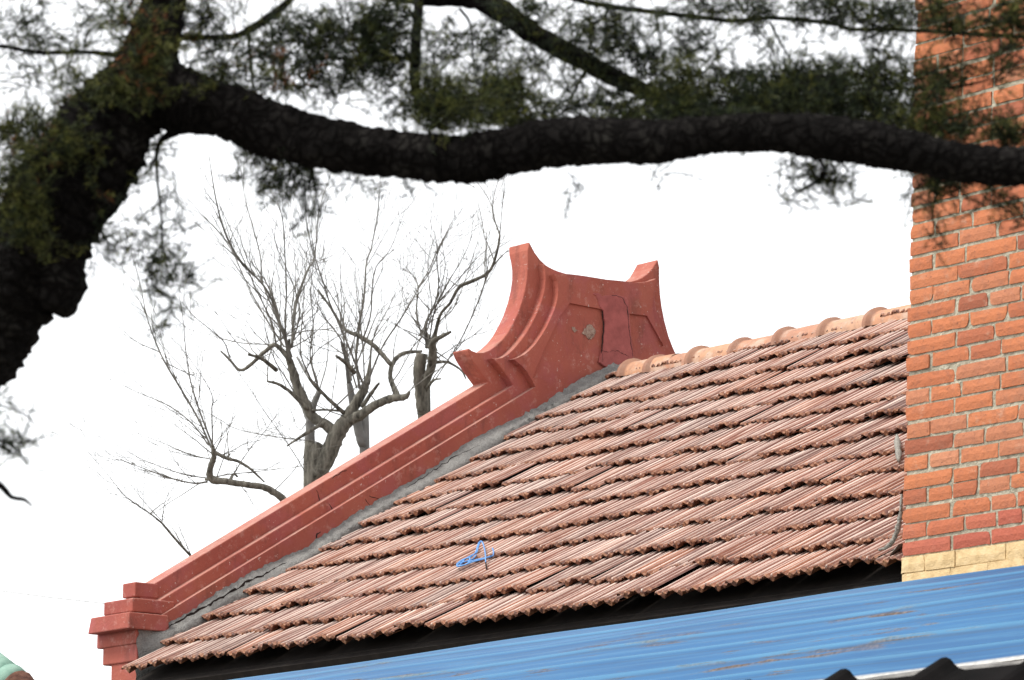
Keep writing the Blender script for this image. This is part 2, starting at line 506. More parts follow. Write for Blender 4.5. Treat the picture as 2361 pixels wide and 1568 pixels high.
# far slope: the same tiles seen from behind the ridge
mb = MB()
for r_ in range(13):
    for c in range(ncol):
        for (u0, u1, z0, z1) in ((0, .07, .012, .004), (.07, .14, .016, .016), (.14, .205, .004, .010)):
            t0 = r_ * EXPO; X = XG + c * TW
            q = [roofpt(X + u0, t0, z0 + .034), roofpt(X + u1, t0, z1 + .034), roofpt(X + u1, t0 + EXPO + .03, z1), roofpt(X + u0, t0 + EXPO + .03, z0)]
            q += [roofpt(X + u0, t0, z0), roofpt(X + u1, t0, z1)]
            q = [(p[0], mirror(p[1]), p[2]) for p in q]
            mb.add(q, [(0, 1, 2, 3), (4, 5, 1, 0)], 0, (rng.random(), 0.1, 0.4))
mb.build('roof_tiles', TILE, house)

# ---- ridge caps: half-round clay tiles, each with a raised collar at its far end
zr = ZE + 3.05 * math.tan(PT) + 0.004
def ridge_cap(X, L, tone):
    mb = MB()
    prof = [(0.0, 0.106), (0.010, 0.109), (0.030, 0.109), (0.038, 0.092), (0.06, 0.089), (L * 0.6, 0.090), (L, 0.086)]
    n = 18
    vs, cs, fs = [], [], []
    dz = rng.normal(0, 0.003)
    for dx, rr in prof:
        for i in range(n + 1):
            a = math.pi * i / n
            e = 1.0 + rng.normal(0, 0.004)
            vs.append((X + dx, YR - math.cos(a) * rr * 1.12 * e, zr - 0.035 + dz + math.sin(a) * rr * 0.98 * e))
            cs.append((tone, 1.0 if dx < 0.05 else 0.15 * rng.random(), 0.5))
    for k in range(len(prof) - 1):
        for i in range(n):
            a = k * (n + 1) + i
            fs.append((a, a + 1, a + n + 2, a + n + 1))
    # collar mouth thickness
    b = len(vs)
    for i in range(n + 1):
        a = math.pi * i / n
        vs.append((X + 0.0, YR - math.cos(a) * 0.098 * 1.1, zr - 0.035 + dz + math.sin(a) * 0.098)); cs.append((tone, 1, .5))
    for i in range(n): fs.append((i, i + 1, b + i + 1, b + i))
    mb.add(vs, fs, 0, cs)
    return mb.build('ridge_tile', RIDGE, house, smooth=False)
X = XL + 0.20
k = 0
capL = 0.318
while X < XC + 0.05:
    o = ridge_cap(X, capL + 0.05, float(rng.random()))
    for p_ in o.data.polygons: p_.use_smooth = True
    X += capL if k else 0.20
    k += 1
# mortar bed under the caps
mb = MB()
seg = 60
for s_ in (0, 1):
    vs, fs = [], []
    for i in range(seg + 1):
        X = XL + (XC + 0.2 - XL) * i / seg
        for (dy, dz) in ((-0.098, -0.06), (-0.088, -0.03), (-0.05, 0.02)):
            y = YR + dy + rng.normal(0, 0.004); z = zr + dz - 0.018 + rng.normal(0, 0.003)
            vs.append((X, y if not s_ else mirror(y), z))
    for i in range(seg):
        for j in range(2):
            a = i * 3 + j
            fs.append((a, a + 1, a + 4, a + 3))
    mb.add(vs, fs)
mb.build('ridge_bedding', CEM, house)

# ---- stepped coping and the flared top ornament, each band a slab in its own plane
def z1(pts, X):                       # traced outline on the plane X -> (y, z)
    out = []
    for zx, zy in pts:
        p = pl(1016.9 + .2779 * zx, 513.3 + .2779 * zy, 0, X)
        out.append((p[1], p[2]))
    return out
# near half outlines from the top centre to the rake
n1 = [(733, 178), (728, 200), (719, 240), (720, 300), (718, 370), (713, 450), (700, 540), (676, 640), (642, 740), (600, 830), (552, 915), (505, 975), (455, 1022), (405, 1058), (355, 1077), (300, 1078), (258, 1062), (232, 1042), (222, 1052), (235, 1095), (262, 1145), (300, 1200), (345, 1265), (390, 1325)]
n2 = [(852, 338), (863, 400), (866, 470), (860, 540), (845, 610), (822, 680), (790, 760), (750, 840), (705, 915), (655, 985), (605, 1045), (555, 1092), (510, 1118), (455, 1128), (425, 1124), (445, 1142), (482, 1182), (530, 1245), (570, 1300), (600, 1350)]
n3 = [(938, 430), (962, 480), (971, 540), (970, 600), (960, 660), (942, 720), (915, 785), (880, 860), (838, 930), (790, 1000), (740, 1055), (690, 1095), (645, 1118), (598, 1133), (625, 1150), (672, 1188), (712, 1235), (745, 1290), (785, 1362)]
zc = pl(1400, 651, 0, X3)[2] + 0.014    # height of the saddle at the centre
def band(near, X, zend):
    P = z1(near, X)
    y0, z0 = P[0]
    top = []
    m_ = 12
    for i in range(1, m_):               # concave saddle from the centre out to the horn
        s = i / m_
        y = YO + (y0 - YO) * s
        top.append((y, zc + (z0 - zc) * (0.33 * s ** 2 + 0.67 * s ** 6)))
    tip = (y0, z0)
    half = [(YO, zc)] + top + P
    # rake down to the eave, parallel to the roof
    ye = YE + 0.17
    yl, zl = half[-1]
    half.append((ye, zl - (yl - ye) * math.tan(PRK)))
    half.append((ye, zend))
    return half
def closed(half):
    far = [(2 * YO - y, z + 0.034 * min(1.0, max(0.0, (z - zc + 0.25) / 0.25)) * min(1, abs(y - YO) / 0.5)) for y, z in half[1:-2]]
    yl, zl = far[-1]
    ye = mirror(YE + 0.17)
    far += [(ye, zl - (ye - yl) * math.tan(PRK)), (ye, half[-1][1])]
    return half + far[::-1]
ZB = ZE - 0.6
b1, b2, b3 = band(n1, X1, ZB), band(n2, X2, ZB), band(n3, X3, ZB)
gable = empty('gable_parapet', (XMID, YR, ZGR), 'x', 'x')
bpy.data.objects.remove(gable)
def slab(name, half, x0, x1, bevel, m=RED, parent=house):
    mb = MB()
    mb.prism(closed(half), x0, x1)
    o = mb.build(name, m, parent)
    md = o.modifiers.new('bevel', 'BEVEL'); md.width = bevel; md.segments = 2; md.limit_method = 'ANGLE'; md.angle_limit = R(50)
    md.harden_normals = False
    return o
back = lambda X: 2 * XMID - X
wall_o = slab('gable_wall', b3, back(X3), X3, 0.006)
o = slab('gable_coping', b2, back(X2), X2 , 0.006)
o2 = slab('gable_coping', b1, back(X1), X1, 0.007)
zt_ = b1[12][1]
for v_ in o2.data.vertices:                   # the horn widens towards its tip
    k_ = max(0.0, min(1.0, (v_.co.z - (zt_ - 0.16)) / 0.16)) ** 1.5
    if v_.co.x < XMID: v_.co.x -= 0.045 * k_
    v_.co.z += 0.012 * k_
# recessed panel cut into the gable face
pan = z1([(1070, 667), (1330, 717), (1560, 755), (1710, 772), (1800, 935), (1960, 1230), (1700, 1300), (1200, 1350), (760, 1290), (815, 1150), (900, 960), (985, 780)], X3)
mb = MB(); mb.prism(pan, X3 - 0.013, X3 + 0.05)
cut = mb.build('cutter', RED)
bo = wall_o.modifiers.new('panel', 'BOOLEAN'); bo.object = cut; bo.operation = 'DIFFERENCE'; bo.solver = 'EXACT'
wall_o.modifiers.move(1, 0)
dg = bpy.context.evaluated_depsgraph_get()
nm = bpy.data.meshes.new_from_object(wall_o.evaluated_get(dg))
wall_o.modifiers.clear(); wall_o.data = nm
bpy.data.objects.remove(cut)

# mended strip of plaster on the panel, and the chipped spots
def plate(name, pts, X, th, m, jit=0.0):
    P = z1(pts, X)
    P = [np.array(p) for p in P]
    Q = []
    for i in range(len(P)):
        a, b_ = P[i], P[(i + 1) % len(P)]
        for s in np.linspace(0, 1, 5)[:-1]:
            Q.append(a + (b_ - a) * s + rng.normal(0, jit, 2))
    mb = MB(); mb.prism([tuple(q) for q in Q], X - 0.003, X + th)
    o = mb.build(name, m, house)
    md = o.modifiers.new('bevel', 'BEVEL'); md.width = 0.003; md.segments = 1; md.limit_method = 'ANGLE'; md.angle_limit = R(60)
    return o
plate('plaster_patch', [(1252, 590), (1300, 588), (1320, 606), (1420, 600), (1500, 615), (1545, 655), (1552, 740), (1555, 830), (1570, 950), (1585, 1105), (1560, 1180), (1380, 1220), (1300, 1160), (1330, 1050), (1345, 850), (1335, 730), (1300, 700), (1285, 640)], X3 - 0.009, 0.013, PATCH, 0.0022)
plate('bare_spot', [(1190, 880), (1215, 850), (1250, 850), (1280, 880), (1275, 925), (1245, 965), (1225, 970), (1180, 930)], X3 - 0.0125, 0.004, BARE, 0.004)
plate('bare_spot', [(1085, 865), (1110, 870), (1130, 900), (1105, 910), (1090, 890)], X3 - 0.0125, 0.003, BARE, 0.002)
# cracks
def crack(pts, X, wdt=0.003, conv=z1, closed_=False, m=CRACK):
    P = conv(pts, X)
    mb = MB()
    Q = []
    for i in range(len(P) - 1):
        a, b_ = np.array(P[i]), np.array(P[i + 1])
        k = max(2, int(np.linalg.norm(b_ - a) / 0.012))
        for s in np.linspace(0, 1, k, endpoint=False):
            Q.append(a + (b_ - a) * s + rng.normal(0, 0.0022, 2))
    Q.append(np.array(P[-1]))
    vs, fs = [], []
    for i, q in enumerate(Q):
        t = Q[min(i + 1, len(Q) - 1)] - Q[max(i - 1, 0)]
        t = t / (np.linalg.norm(t) + 1e-9)
        nn = np.array([-t[1], t[0]]) * wdt * (0.25 + 0.9 * rng.random()) * math.sin(math.pi * (i + 0.6) / (len(Q) + 0.2)) ** 0.5 / 2
        for X_ in (X - 0.004, X + 0.0012):
            vs += [(X_, *(q + nn)), (X_, *(q - nn))]
    for i in range(len(Q) - 1):
        a = 4 * i
        fs += [(a + 2, a + 3, a + 7, a + 6), (a, a + 2, a + 6, a + 4), (a + 1, a + 5, a + 7, a + 3)]
    mb.add(vs, fs)
    return mb.build('crack', m, house)
XP = X3 + 0.0035
crack([(1420, 605), (1500, 620), (1535, 680), (1552, 760), (1560, 880), (1575, 1000), (1590, 1110)], XP, 0.0055)
crack([(1335, 720), (1345, 800), (1350, 900), (1335, 1050), (1340, 1160)], XP, 0.004)
crack([(1330, 1060), (1390, 1080), (1430, 1055), (1500, 1085), (1560, 1110)], XP, 0.004)
def z3(pts, X):                       # second trace (right-hand enlargement of the rake)
    out = []
    for zx, zy in pts:
        p = pl((700 + zx / 3.336) * .9685, (880 + zy / 3.336) * .9685, 0, X)
        out.append((p[1], p[2]))
    return out
crack([(180, 955), (190, 1000), (205, 1060)], X1, 0.006, z3)
crack([(275, 1060), (300, 1100), (295, 1130)], X2, 0.005, z3)
crack([(570, 1030), (600, 1080), (610, 1110)], X3, 0.005, z3)
crack([(600, 1000), (650, 1020), (690, 1035)], X3, 0.004, z3)
crack([(215, 1290), (180, 1310), (175, 1370), (150, 1410)], X3, 0.008, z3)
crack([(300, 860), (370, 820), (420, 800)], X1, 0.004, z3)

# grey cement fillet between the wall and the tiles
mb = MB()
vs, fs = [], []
nF = 170
for i in range(nF + 1):
    t = 0.165 + (TR - 0.085) * i / nF
    hw = 0.084 + 0.009 * math.sin(t * 3.1) + 0.009 * math.sin(t * 7.7 + 1) + rng.normal(0, 0.004)
    hw += -max(0, t - 2.0) * 0.006 + 0.012 * max(0, 1 - t / 1.5)
    ex = 0.018 + 0.014 * math.sin(t * 5.3 + 2) + rng.normal(0, 0.006)
    q_ = min(1.0, max(0.0, (t - 0.17) / 0.12))
    for (dx, h) in ((0.0015, hw), (0.012 * q_ + .002, hw - 0.012), (0.045 * q_ + .003, hw * 0.62 + rng.normal(0, 0.003)), ((0.05 + ex * 0.5) * q_ + .004, 0.052 + rng.normal(0, 0.003)), ((0.05 + ex) * q_ + .004, 0.028), ((0.05 + ex) * q_ + .004, -0.06)):
        vs.append(roofpt(XL + dx + (rng.normal(0, 0.0015) if dx > 0.01 else 0), t, h))
for i in range(nF):
    for j in range(5):
        a = i * 6 + j
        fs.append((a, a + 1, a + 7, a + 6))
mb.add(vs, fs)
mb.build('cement_fillet', CEM, house, smooth=True)
# the long gap where the fillet has come away
cr = [(250, 195), (380, 60)]
def fil(pts, name='crack', w_=0.008):
    """crack drawn along the fillet, raised clear of its surface"""
    mb = MB()
    Q = []
    for i in range(len(pts) - 1):
        a, b_ = np.array(pts[i], float), np.array(pts[i + 1], float)
        for s in np.linspace(0, 1, 9, endpoint=False):
            Q.append(a + (b_ - a) * s + np.array([rng.normal(0, .006), rng.normal(0, .003)]))
    Q.append(np.array(pts[-1], float))
    vs, fs = [], []
    for i, (t, h) in enumerate(Q):
        wq = w_ * (0.3 + rng.random()) * math.sin(math.pi * (i + .7) / (len(Q) + .4)) ** 0.6 / 2
        dx = 0.05 * (1 - max(0, (h - 0.05)) / 0.09)
        for s in (-1, 1):
            vs.append(roofpt(XL + 0.016 + dx * 0.9, t, h + s * wq + 0.006))
    for i in range(len(Q) - 1):
        a = 2 * i
        fs.append((a, a + 1, a + 3, a + 2))
    mb.add(vs, fs)
    return mb.build(name, CRACK, house)
fil([(0.30, 0.080), (0.45, 0.082), (0.6, 0.074), (0.78, 0.073), (0.95, 0.066), (1.1, 0.058)], w_=0.013)
fil([(1.95, 0.07), (2.15, 0.066), (2.3, 0.075), (2.5, 0.06)], w_=0.005)

# stepped end block at the eave
def z2(zx, zy, X=None, Y=None):
    x, y = 174.3 + .2461 * zx, 1210.6 + .2461 * zy
    return pl(x, y, 0, X) if X is not None else pl(x, y, 1, Y)
def block(y0, y1, z0, z1_, x0, x1, taper=0.0):
    mb = MB()
    vs = [(x0 - taper, y0 - taper, z0), (x1 + taper, y0 - taper, z0), (x1 + taper, y1, z0), (x0 - taper, y1, z0), (x0, y0, z1_), (x1, y0, z1_), (x1, y1, z1_), (x0, y1, z1_)]
    mb.add(vs, [(0, 3, 2, 1), (4, 5, 6, 7), (0, 1, 5, 4), (1, 2, 6, 5), (2, 3, 7, 6), (3, 0, 4, 7)])
    o = mb.build('end_block', RED, house)
    md = o.modifiers.new('bevel', 'BEVEL'); md.width = 0.006; md.segments = 2
    return o
pA = z2(560, 530, X=X1 + 0.004); pB = z2(552, 668, X=X1 + 0.004)
pC = z2(535, 680, X=X2 + 0.02); pD = z2(525, 808, X=X2 + 0.02)
pE = z2(505, 812, X=X3 + 0.02); pF = z2(505, 968, X=X3 + 0.02)
pG = z2(568, 1108, X=X3 + 0.002); pH = z2(566, 1272, X=X3 + 0.002)
yA, yC, yE_ = z2(775, 600, X=X1)[1], z2(905, 740, X=X2)[1], z2(870, 900, X=X3 + .02)[1]
def leftx(zx, zy, y): return z2(zx, zy, Y=y)[0]
spec = [(pA[1], yA, pB[2], pA[2], leftx(438, 620, pA[1]), X1 + .004, 0.0),
        (pC[1], yC, pD[2], pC[2], leftx(262, 800, pC[1]), X2 + .02, 0.0),
        (pE[1], yE_, pF[2], pE[2], leftx(140, 960, pE[1]), X3 + .02, 0.010),
        (pG[1] - .004, yE_ - .05, pG[2], pF[2] + .004, leftx(203, 1120, pG[1]), X3 + .003, 0.0),
        (pG[1] + .004, yE_ - .06, pH[2], pG[2] + .004, leftx(245, 1270, pG[1]), X3 + .0015, 0.0),
        (pG[1] + .012, yE_ - .07, pH[2] - 1.0, pH[2] + .004, leftx(310, 1400, pG[1]), X3 + .0005, 0.0)]
for s_ in (0, 1):
    for (ya, yb, za, zb_, xa, xb, tp_) in spec:
        if s_: ya, yb, tp_ = mirror(yb), mirror(ya), 0.0
        block(ya, yb, za, zb_, xa, xb, tp_)
# cement on the wall under the block
mb = MB()
vs, fs = [], []
q0 = pG[1] + 0.006
nn_ = 14
for i in range(nn_ + 1):
    for j in range(nn_ + 1):
        y = q0 + 0.42 * i / nn_
        z = pF[2] + 0.004 - 0.34 * j / nn_
        vs.append((X3 + 0.006 + rng.normal(0, 0.0015), y + (rng.normal(0, .004) if i else rng.normal(0, 0.007)), z))
for i in range(nn_):
    for j in range(nn_):
        a = i * (nn_ + 1) + j
        fs.append((a, a + 1, a + nn_ + 2, a + nn_ + 1))
mb.add(vs, fs)
mb.build('cement_render', CEM, house, smooth=True)

# ------------------------------------------------------------------ brick chimney
chim = empty('brick_chimney', (XC + 0.6, YE + 0.4, ZGR), 'broad orange brick chimney rising beside the tile roof, cream painted at its foot', 'chimney')
YCF = YE - 0.06
pb, pt_ = pl(2079, 1335, 1, YCF), pl(2112, 0, 1, YCF)
LEAN = (pt_[0] - pb[0]) / (pt_[2] - pb[2])
XB, ZB0 = pb[0], pb[2]
CH = 0.0619
zy = pl(2079, 1286, 1, YCF)[2]                # top of the cream painted course
mb = MB(); mo = MB()
def edge(z): return XB + (z - ZB0) * LEAN
WCH = 2.2
ztop = 5.6
def quad_brick(mb, P0, ex, ey, ez, w_, h_, d_, col):
    """brick: P0 front lower left, ex along the wall, ey inward, ez up; chipped corners"""
    j = 0.0022
    nx, nz = 5, 3
    vs, cs, fs = [], [], []
    cut = [0.0035 + rng.random() * 0.004 for _ in range(4)]
    xs = np.array([0, .10, .5, .90, 1.0]); zs = np.array([0, .5, 1.0])
    for a, z in enumerate(zs):
        for b_, x in enumerate(xs):
            ox, oz = rng.normal(0, 0.0011), rng.normal(0, 0.0010)
            dd = 0.0
            px, pz = x * w_, z * h_
            if b_ in (0, 4): dd += 0.003 + rng.random() * 0.002
            if a in (0, 2): dd += 0.0025 + rng.random() * 0.002
            if b_ in (0, 4) and a in (0, 2) and rng.random() < 0.18: px += (1 if b_ == 0 else -1) * 0.006; pz += (1 if a == 0 else -1) * 0.005
            vs.append(P0 + ex * (px + ox) + ez * (pz + oz) + ey * min(dd, 0.0026))
    for a in range(2):
        for b_ in range(4):
            i = a * nx + b_
            fs.append((i, i + 1, i + 1 + nx, i + nx))
    rim = [0, 1, 2, 3, 4, 9, 14, 13, 12, 11, 10, 5]
    b0 = len(vs)
    for i in rim: vs.append(np.array(vs[i]) + ey * d_)
    for i in range(12):
        k = (i + 1) % 12
        fs.append((rim[i], rim[k], b0 + k, b0 + i))
    mb.add(vs, fs, 0, col)
nlo = -46
nhi = int((ztop - zy) / CH)
for c in range(nlo, nhi):
    z0 = zy + c * CH + 0.005
    off = rng.normal(0, 0.0012)
    painted = 1.0 if c < 0 else 0.0
    # front
    x = 0.0
    alt = c % 2
    k = 0
    while x < WCH:
        if k == 0: wl = 0.115 if alt else 0.24
        else: wl = float(rng.choice([0.24, 0.18, 0.115, 0.145], p=[0.16, 0.46, 0.13, 0.25]))
        if x + wl > WCH: break
        redw = (0.75 if c == 0 else 0.6 * rng.random() + .1 if c == 1 else 0.3 * rng.random() if c == 2 else 0.0)
        if painted: redw = 0
        tone = float(np.clip(rng.beta(2.6, 1.6), 0, 1))
        if rng.random() < 0.05: tone = 0.1
        P0 = np.array([edge(z0) + x + (rng.normal(0, 0.0035) if k == 0 else rng.normal(0, 0.0015)), YCF - abs(rng.normal(0, 0.0018)), z0 + off + rng.normal(0, 0.001)])
        quad_brick(mb, P0, np.array([1, 0, rng.normal(0, .004)]), np.array([0, 1, 0]), np.array([LEAN, 0, 1]), wl, CH - (0.0045 if painted else 0.0105 + abs(rng.normal(0, 0.0014))), 0.02, (tone, redw, painted))
        x += wl + (0.005 if painted else 0.0115 + rng.normal(0, 0.0022))
        k += 1
    # left flank
    y = 0.0; k = 0
    while y < 1.4:
        wl = (0.24 if alt else 0.115) if k == 0 else 0.24
        P0 = np.array([edge(z0) - 0.001, YCF + 0.022 + y + wl, z0 + off])
        quad_brick(mb, P0, np.array([0, -1, 0]), np.array([1, 0, 0]), np.array([LEAN, 0, 1]), wl - 0.0, CH - 0.0095, 0.02, (float(rng.random()), 0, painted))
        y += wl + 0.010; k += 1
mb.build('bricks', BRICK, chim)
zl, zh = zy + nlo * CH, zy + nhi * CH
g = 0.0075
# mortar core, a finely divided front so the joints are uneven
vs, fs, cs = [], [], []
nx_, nz_ = 160, int((zh - zl) / 0.0155)
for i in range(nx_ + 1):
    for j in range(nz_ + 1):
        z = zl + (zh - zl) * j / nz_
        x = edge(z) + g + (WCH - g) * i / nx_
        vs.append((x, YCF + 0.0048 + rng.normal(0, 0.0011), z))
        cs.append((0.5, 0, 1.0 if z < zy - 0.004 else 0.0))
for i in range(nx_):
    for j in range(nz_):
        a = i * (nz_ + 1) + j
        fs.append((a, a + nz_ + 1, a + nz_ + 2, a + 1))
mo.add(vs, fs, 0, cs)
v = []
for z in (zl, zh):
    e = edge(z) + g
    v += [(e, YCF + 0.012, z), (e + WCH, YCF + 0.012, z), (e + WCH, YCF + 1.4, z), (e, YCF + 1.4, z)]
mo.add(v, [(0, 3, 2, 1), (4, 5, 6, 7), (0, 1, 5, 4), (1, 2, 6, 5), (2, 3, 7, 6), (3, 0, 4, 7)])
mo.build('mortar', MORT, chim)
# cement smeared in the corner between roof and chimney
mb = MB()
P = [(2026, 1268), (2044, 1262), (2058, 1248), (2067, 1228), (2073, 1205), (2077, 1180), (2079, 1140)]
mb.tube(smooth_path([pl(x, y, 1, YE - 0.015) for x, y in P], 5), [0.003 + 0.007 * math.sin(math.pi * (i + 3) / 36) for i in range(31)], 8, rough=0.3)
PCEM = cement('pale_cement', (0.36, 0.345, 0.30), (0.22, 0.205, 0.18))
mb.build('cement_flashing', PCEM, chim, smooth=True)
mb = MB()
P = [(2068, 1004), (2070, 1030), (2073, 1062)]
mb.tube(smooth_path([on_roof(x, y, 0.06) for x, y in P], 4), [0.006, 0.010, 0.012, 0.012, 0.012, 0.012, 0.013, 0.011, 0.007], 8, rough=0.3)
mb.build('cement_lump', PCEM, chim, smooth=True)
mb = MB()
nn_ = 20
vs, fs = [], []
for i in range(nn_ + 1):
    for j in range(6):
        t = -0.01 + 0.45 * i / nn_
        vs.append(roofpt(XC - 0.055 + 0.016 * j + rng.normal(0, .003), t, 0.032 + 0.010 * j * (1 - i / nn_) + rng.normal(0, .003)))
for i in range(nn_):
    for j in range(5):
        a = i * 6 + j
        fs.append((a, a + 1, a + 7, a + 6))
mb.add(vs, fs)
mb.build('cement_flashing', PCEM, chim, smooth=True)

# ------------------------------------------------------------------ blue metal roof in front
YB = YE - 0.32
tp = pl(2361, 1307, 1, YB)
tl = pl(560, 1568, 1, YB)
SLB = (tp[2] - tl[2]) / (tp[0] - tl[0])          # the sheet dips a little to the left
zB = tp[2]
# profile walking towards the viewer: gentle at the top, steeper lower down
prof = [(YB, zB)]
a0, a1 = R(13.8), R(62)
step_ = 0.008
y, z, s = YB, zB, 0.0
while True:
    f = min(1.0, s / 0.7)
    a = a0 + (a1 - a0) * f ** 0.8
    y -= step_ * math.cos(a); z -= step_ * math.sin(a); s += step_
    # the x that projects to column 2361
    prof.append((y, z))
    q = ray(2361, 1400); X_ = q[0] / q[1] * y
    if pixel(np.array([X_, y, z]))[1] > 1522 or s > 3: break
print('blue roof length', s, 'z top', zB, 'left', pl(560, 1568, 1, YB))
bl = empty('blue_metal_roof', (-11, YB - 0.3, zB - 0.3), 'light blue painted sheet metal roof with rust streaks, in front of the brick chimney', 'roof')
mb = MB()
XA0, XA1 = -16.5, -5.5
npf = len(prof)
sheets = [(XA0, XA1)]
for si, (xa, xb) in enumerate(sheets):
    vs, cs, fs = [], [], []
    nxs = 120
    dzs = rng.normal(0, 0.0015) + 0.0016 * (si % 2)
    for i in range(nxs + 1):
        X_ = xa + (xb - xa) * i / nxs
        for k, (yy, zz) in enumerate(prof):
            ph = (k * step_ / 0.092) % 1.0
            h = 0.008 * math.sin(math.pi * ph / 0.3) if ph < 0.3 else 0.0015 * math.sin((ph - .3) / .7 * math.pi * 4)
            vs.append((X_, yy + (0.007 * (((X_ + 20) / 0.62) % 1.0) if k == 0 else 0), zz + h + dzs + SLB * (X_ - tp[0]) + (0.003 * math.sin(X_ * 3.1 + k * .1))))
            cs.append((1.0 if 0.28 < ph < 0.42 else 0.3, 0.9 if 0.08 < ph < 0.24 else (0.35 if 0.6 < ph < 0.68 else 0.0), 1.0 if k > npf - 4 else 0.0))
    for i in range(nxs):
        for k in range(npf - 1):
            a = i * npf + k
            fs.append((a, a + 1, a + npf + 1, a + npf))
    mb.add(vs, fs, 0, cs)
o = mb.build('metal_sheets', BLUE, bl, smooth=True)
sol = o.modifiers.new('thick', 'SOLIDIFY'); sol.thickness = 0.004; sol.offset = -1
mb = MB()
mb.box(XA0, XA1, YB + 0.01, YB + 0.04, zB - 0.40, zB - 0.30)
mb.box(XA0, XA1, prof[-1][0] + 0.02, prof[-1][0] + 0.05, prof[-1][1] - 0.40, prof[-1][1] - 0.30)
mb.build('purlin', WOOD, bl)

# grey flashing along its lower edge
mb = MB()
yb_, zb_ = prof[-1]
vs, fs = [], []
for i in range(60):
    X_ = XA0 + (XA1 - XA0) * i / 59
    for (dy, dz) in ((0.03, 0.010), (-0.03, -0.004), (-0.036, -0.035)):
        vs.append((X_, yb_ + dy, zb_ + dz + SLB * (X_ - tp[0]) + 0.004 * math.sin(i * 1.3)))
for i in range(59):
    for j in range(2):
        a = i * 3 + j
        fs.append((a, a + 1, a + 4, a + 3))
mb.add(vs, fs)
mb.build('edge_trim', simple('galvanised_trim', (0.12, 0.115, 0.11), (0.27, 0.26, 0.245), 9, rough=0.5), bl)

# ------------------------------------------------------------------ dark ribbed roof nearest the viewer
DK = 8.8
pk = at(2179, 1521, DK)
YD = pk[1]
zpk = pk[2]
base_ = pl(2361, 1546, 1, YD)[2]
rh = 0.034
print('dark', pk, base_, [pl(x, y, 1, YD) for x, y in ((1947, 1546), (1735, 1562), (2250, 1556))])
SPC = abs(pl(2179, 1521, 1, YD)[0] - pl(1947, 1546, 1, YD)[0])
mb = MB()
vs, fs = [], []
prof2 = []
for kk in range(-5, 5):
    xc_ = pk[0] + kk * SPC
    for dx, h in ((-0.5 * SPC, 0), (-0.050, 0.001), (-0.036, rh * .15), (-0.025, rh * 0.6), (-0.016, rh * .88), (-0.008, rh), (0.006, rh), (0.017, rh * .85), (0.028, rh * 0.5), (0.042, rh * 0.2), (0.062, 0.001)):
        prof2.append((xc_ + dx, h))
z0_ = zpk - rh
nd = 6
for i in range(nd):
    for (x, h) in prof2:
        vs.append((x, YD - i * 0.16, z0_ + h - i * 0.16 * math.tan(R(27))))
n2_ = len(prof2)
for i in range(nd - 1):
    for k in range(n2_ - 1):
        a = i * n2_ + k
        fs.append((a, a + 1, a + n2_ + 1, a + n2_))
mb.add(vs, fs)
dk = mb.build('dark_ribbed_roof', simple('tar_black_sheet', (0.004, 0.004, 0.004), (0.009, 0.008, 0.008), 9, spec=0.05, rough=1.0), None)
sol = dk.modifiers.new('thick', 'SOLIDIFY'); sol.thickness = 0.006
tag(dk, 'black ribbed roof sheet nearest the viewer, in front of the blue metal roof', 'roof')

# ------------------------------------------------------------------ blue wire scrap lying on the tiles
def wz(zx, zy, h=0.045):
    return on_roof((1000 + zx / 3.136) * .9685, (1050 + zy / 3.136) * .9685, h)
mb = MB()
loops = [[(490, 905), (488, 850), (480, 800), (466, 756), (448, 750), (432, 775), (415, 830), (380, 865), (320, 885), (278, 915), (282, 932), (330, 925), (400, 900), (470, 882), (520, 862), (545, 856), (548, 820), (540, 800)],
         [(300, 925), (340, 880), (400, 845), (425, 830), (438, 780), (455, 752)],
         [(278, 925), (320, 905), (370, 890), (360, 870), (300, 905), (276, 935), (320, 930), (378, 900)],
         [(420, 850), (400, 875), (360, 900), (450, 880), (530, 865)]]
for L_ in loops:
    mb.tube(smooth_path([wz(x, y, 0.045 + 0.012 * rng.random()) for x, y in L_], 5), 0.0034, 6)
wire = mb.build('wire_scrap', simple('blue_plastic', (0.05, 0.19, 0.50), (0.12, 0.33, 0.66), 30, rough=0.4, spec=0.5), None, smooth=True)
tag(wire, 'tangled loop of thin blue plastic wire lying on the roof tiles', 'wire')
mb = MB()
mb.tube([wz(490, 905, .05), wz(497, 955, .035)], 0.0035, 6)
wt = mb.build('wire_end', WOOD, wire)

# ------------------------------------------------------------------ green pipe at the lower left
pipe = empty('green_pipe', tuple(at(20, 1540, 13.0)), 'pale green painted pipe end with brown rusty joint, at the lower left corner', 'pipe')
GRN = simple('green_paint', (0.12, 0.24, 0.185), (0.27, 0.41, 0.335), 16, rough=0.7)
RUST = simple('rust', (0.07, 0.032, 0.024), (0.20, 0.10, 0.07), 30)
A, B_ = at(-85, 1488, 13.2), at(125, 1652, 12.7)
mb = MB()
rp = 0.058
mb.tube([A + (B_ - A) * s for s in np.linspace(0, .52, 6)], rp, 28)
mb.build('pipe_body', GRN, pipe, smooth=True)
mb = MB()
mb.tube([A + (B_ - A) * s for s in (0.50, 0.515, 0.53, 0.60)], [rp * 1.02, rp * 1.06, rp * 1.06, rp * 1.0], 28)
mb.build('pipe_joint', GRN, pipe, smooth=True)
mb = MB()
mb.tube([A + (B_ - A) * s for s in (0.60, 0.61, 0.62, 0.9)], [rp * 1.0, rp * 1.06, rp * 0.96, rp * 0.95], 28, rough=0.02)
mb.build('rusty_end', RUST, pipe, smooth=True)

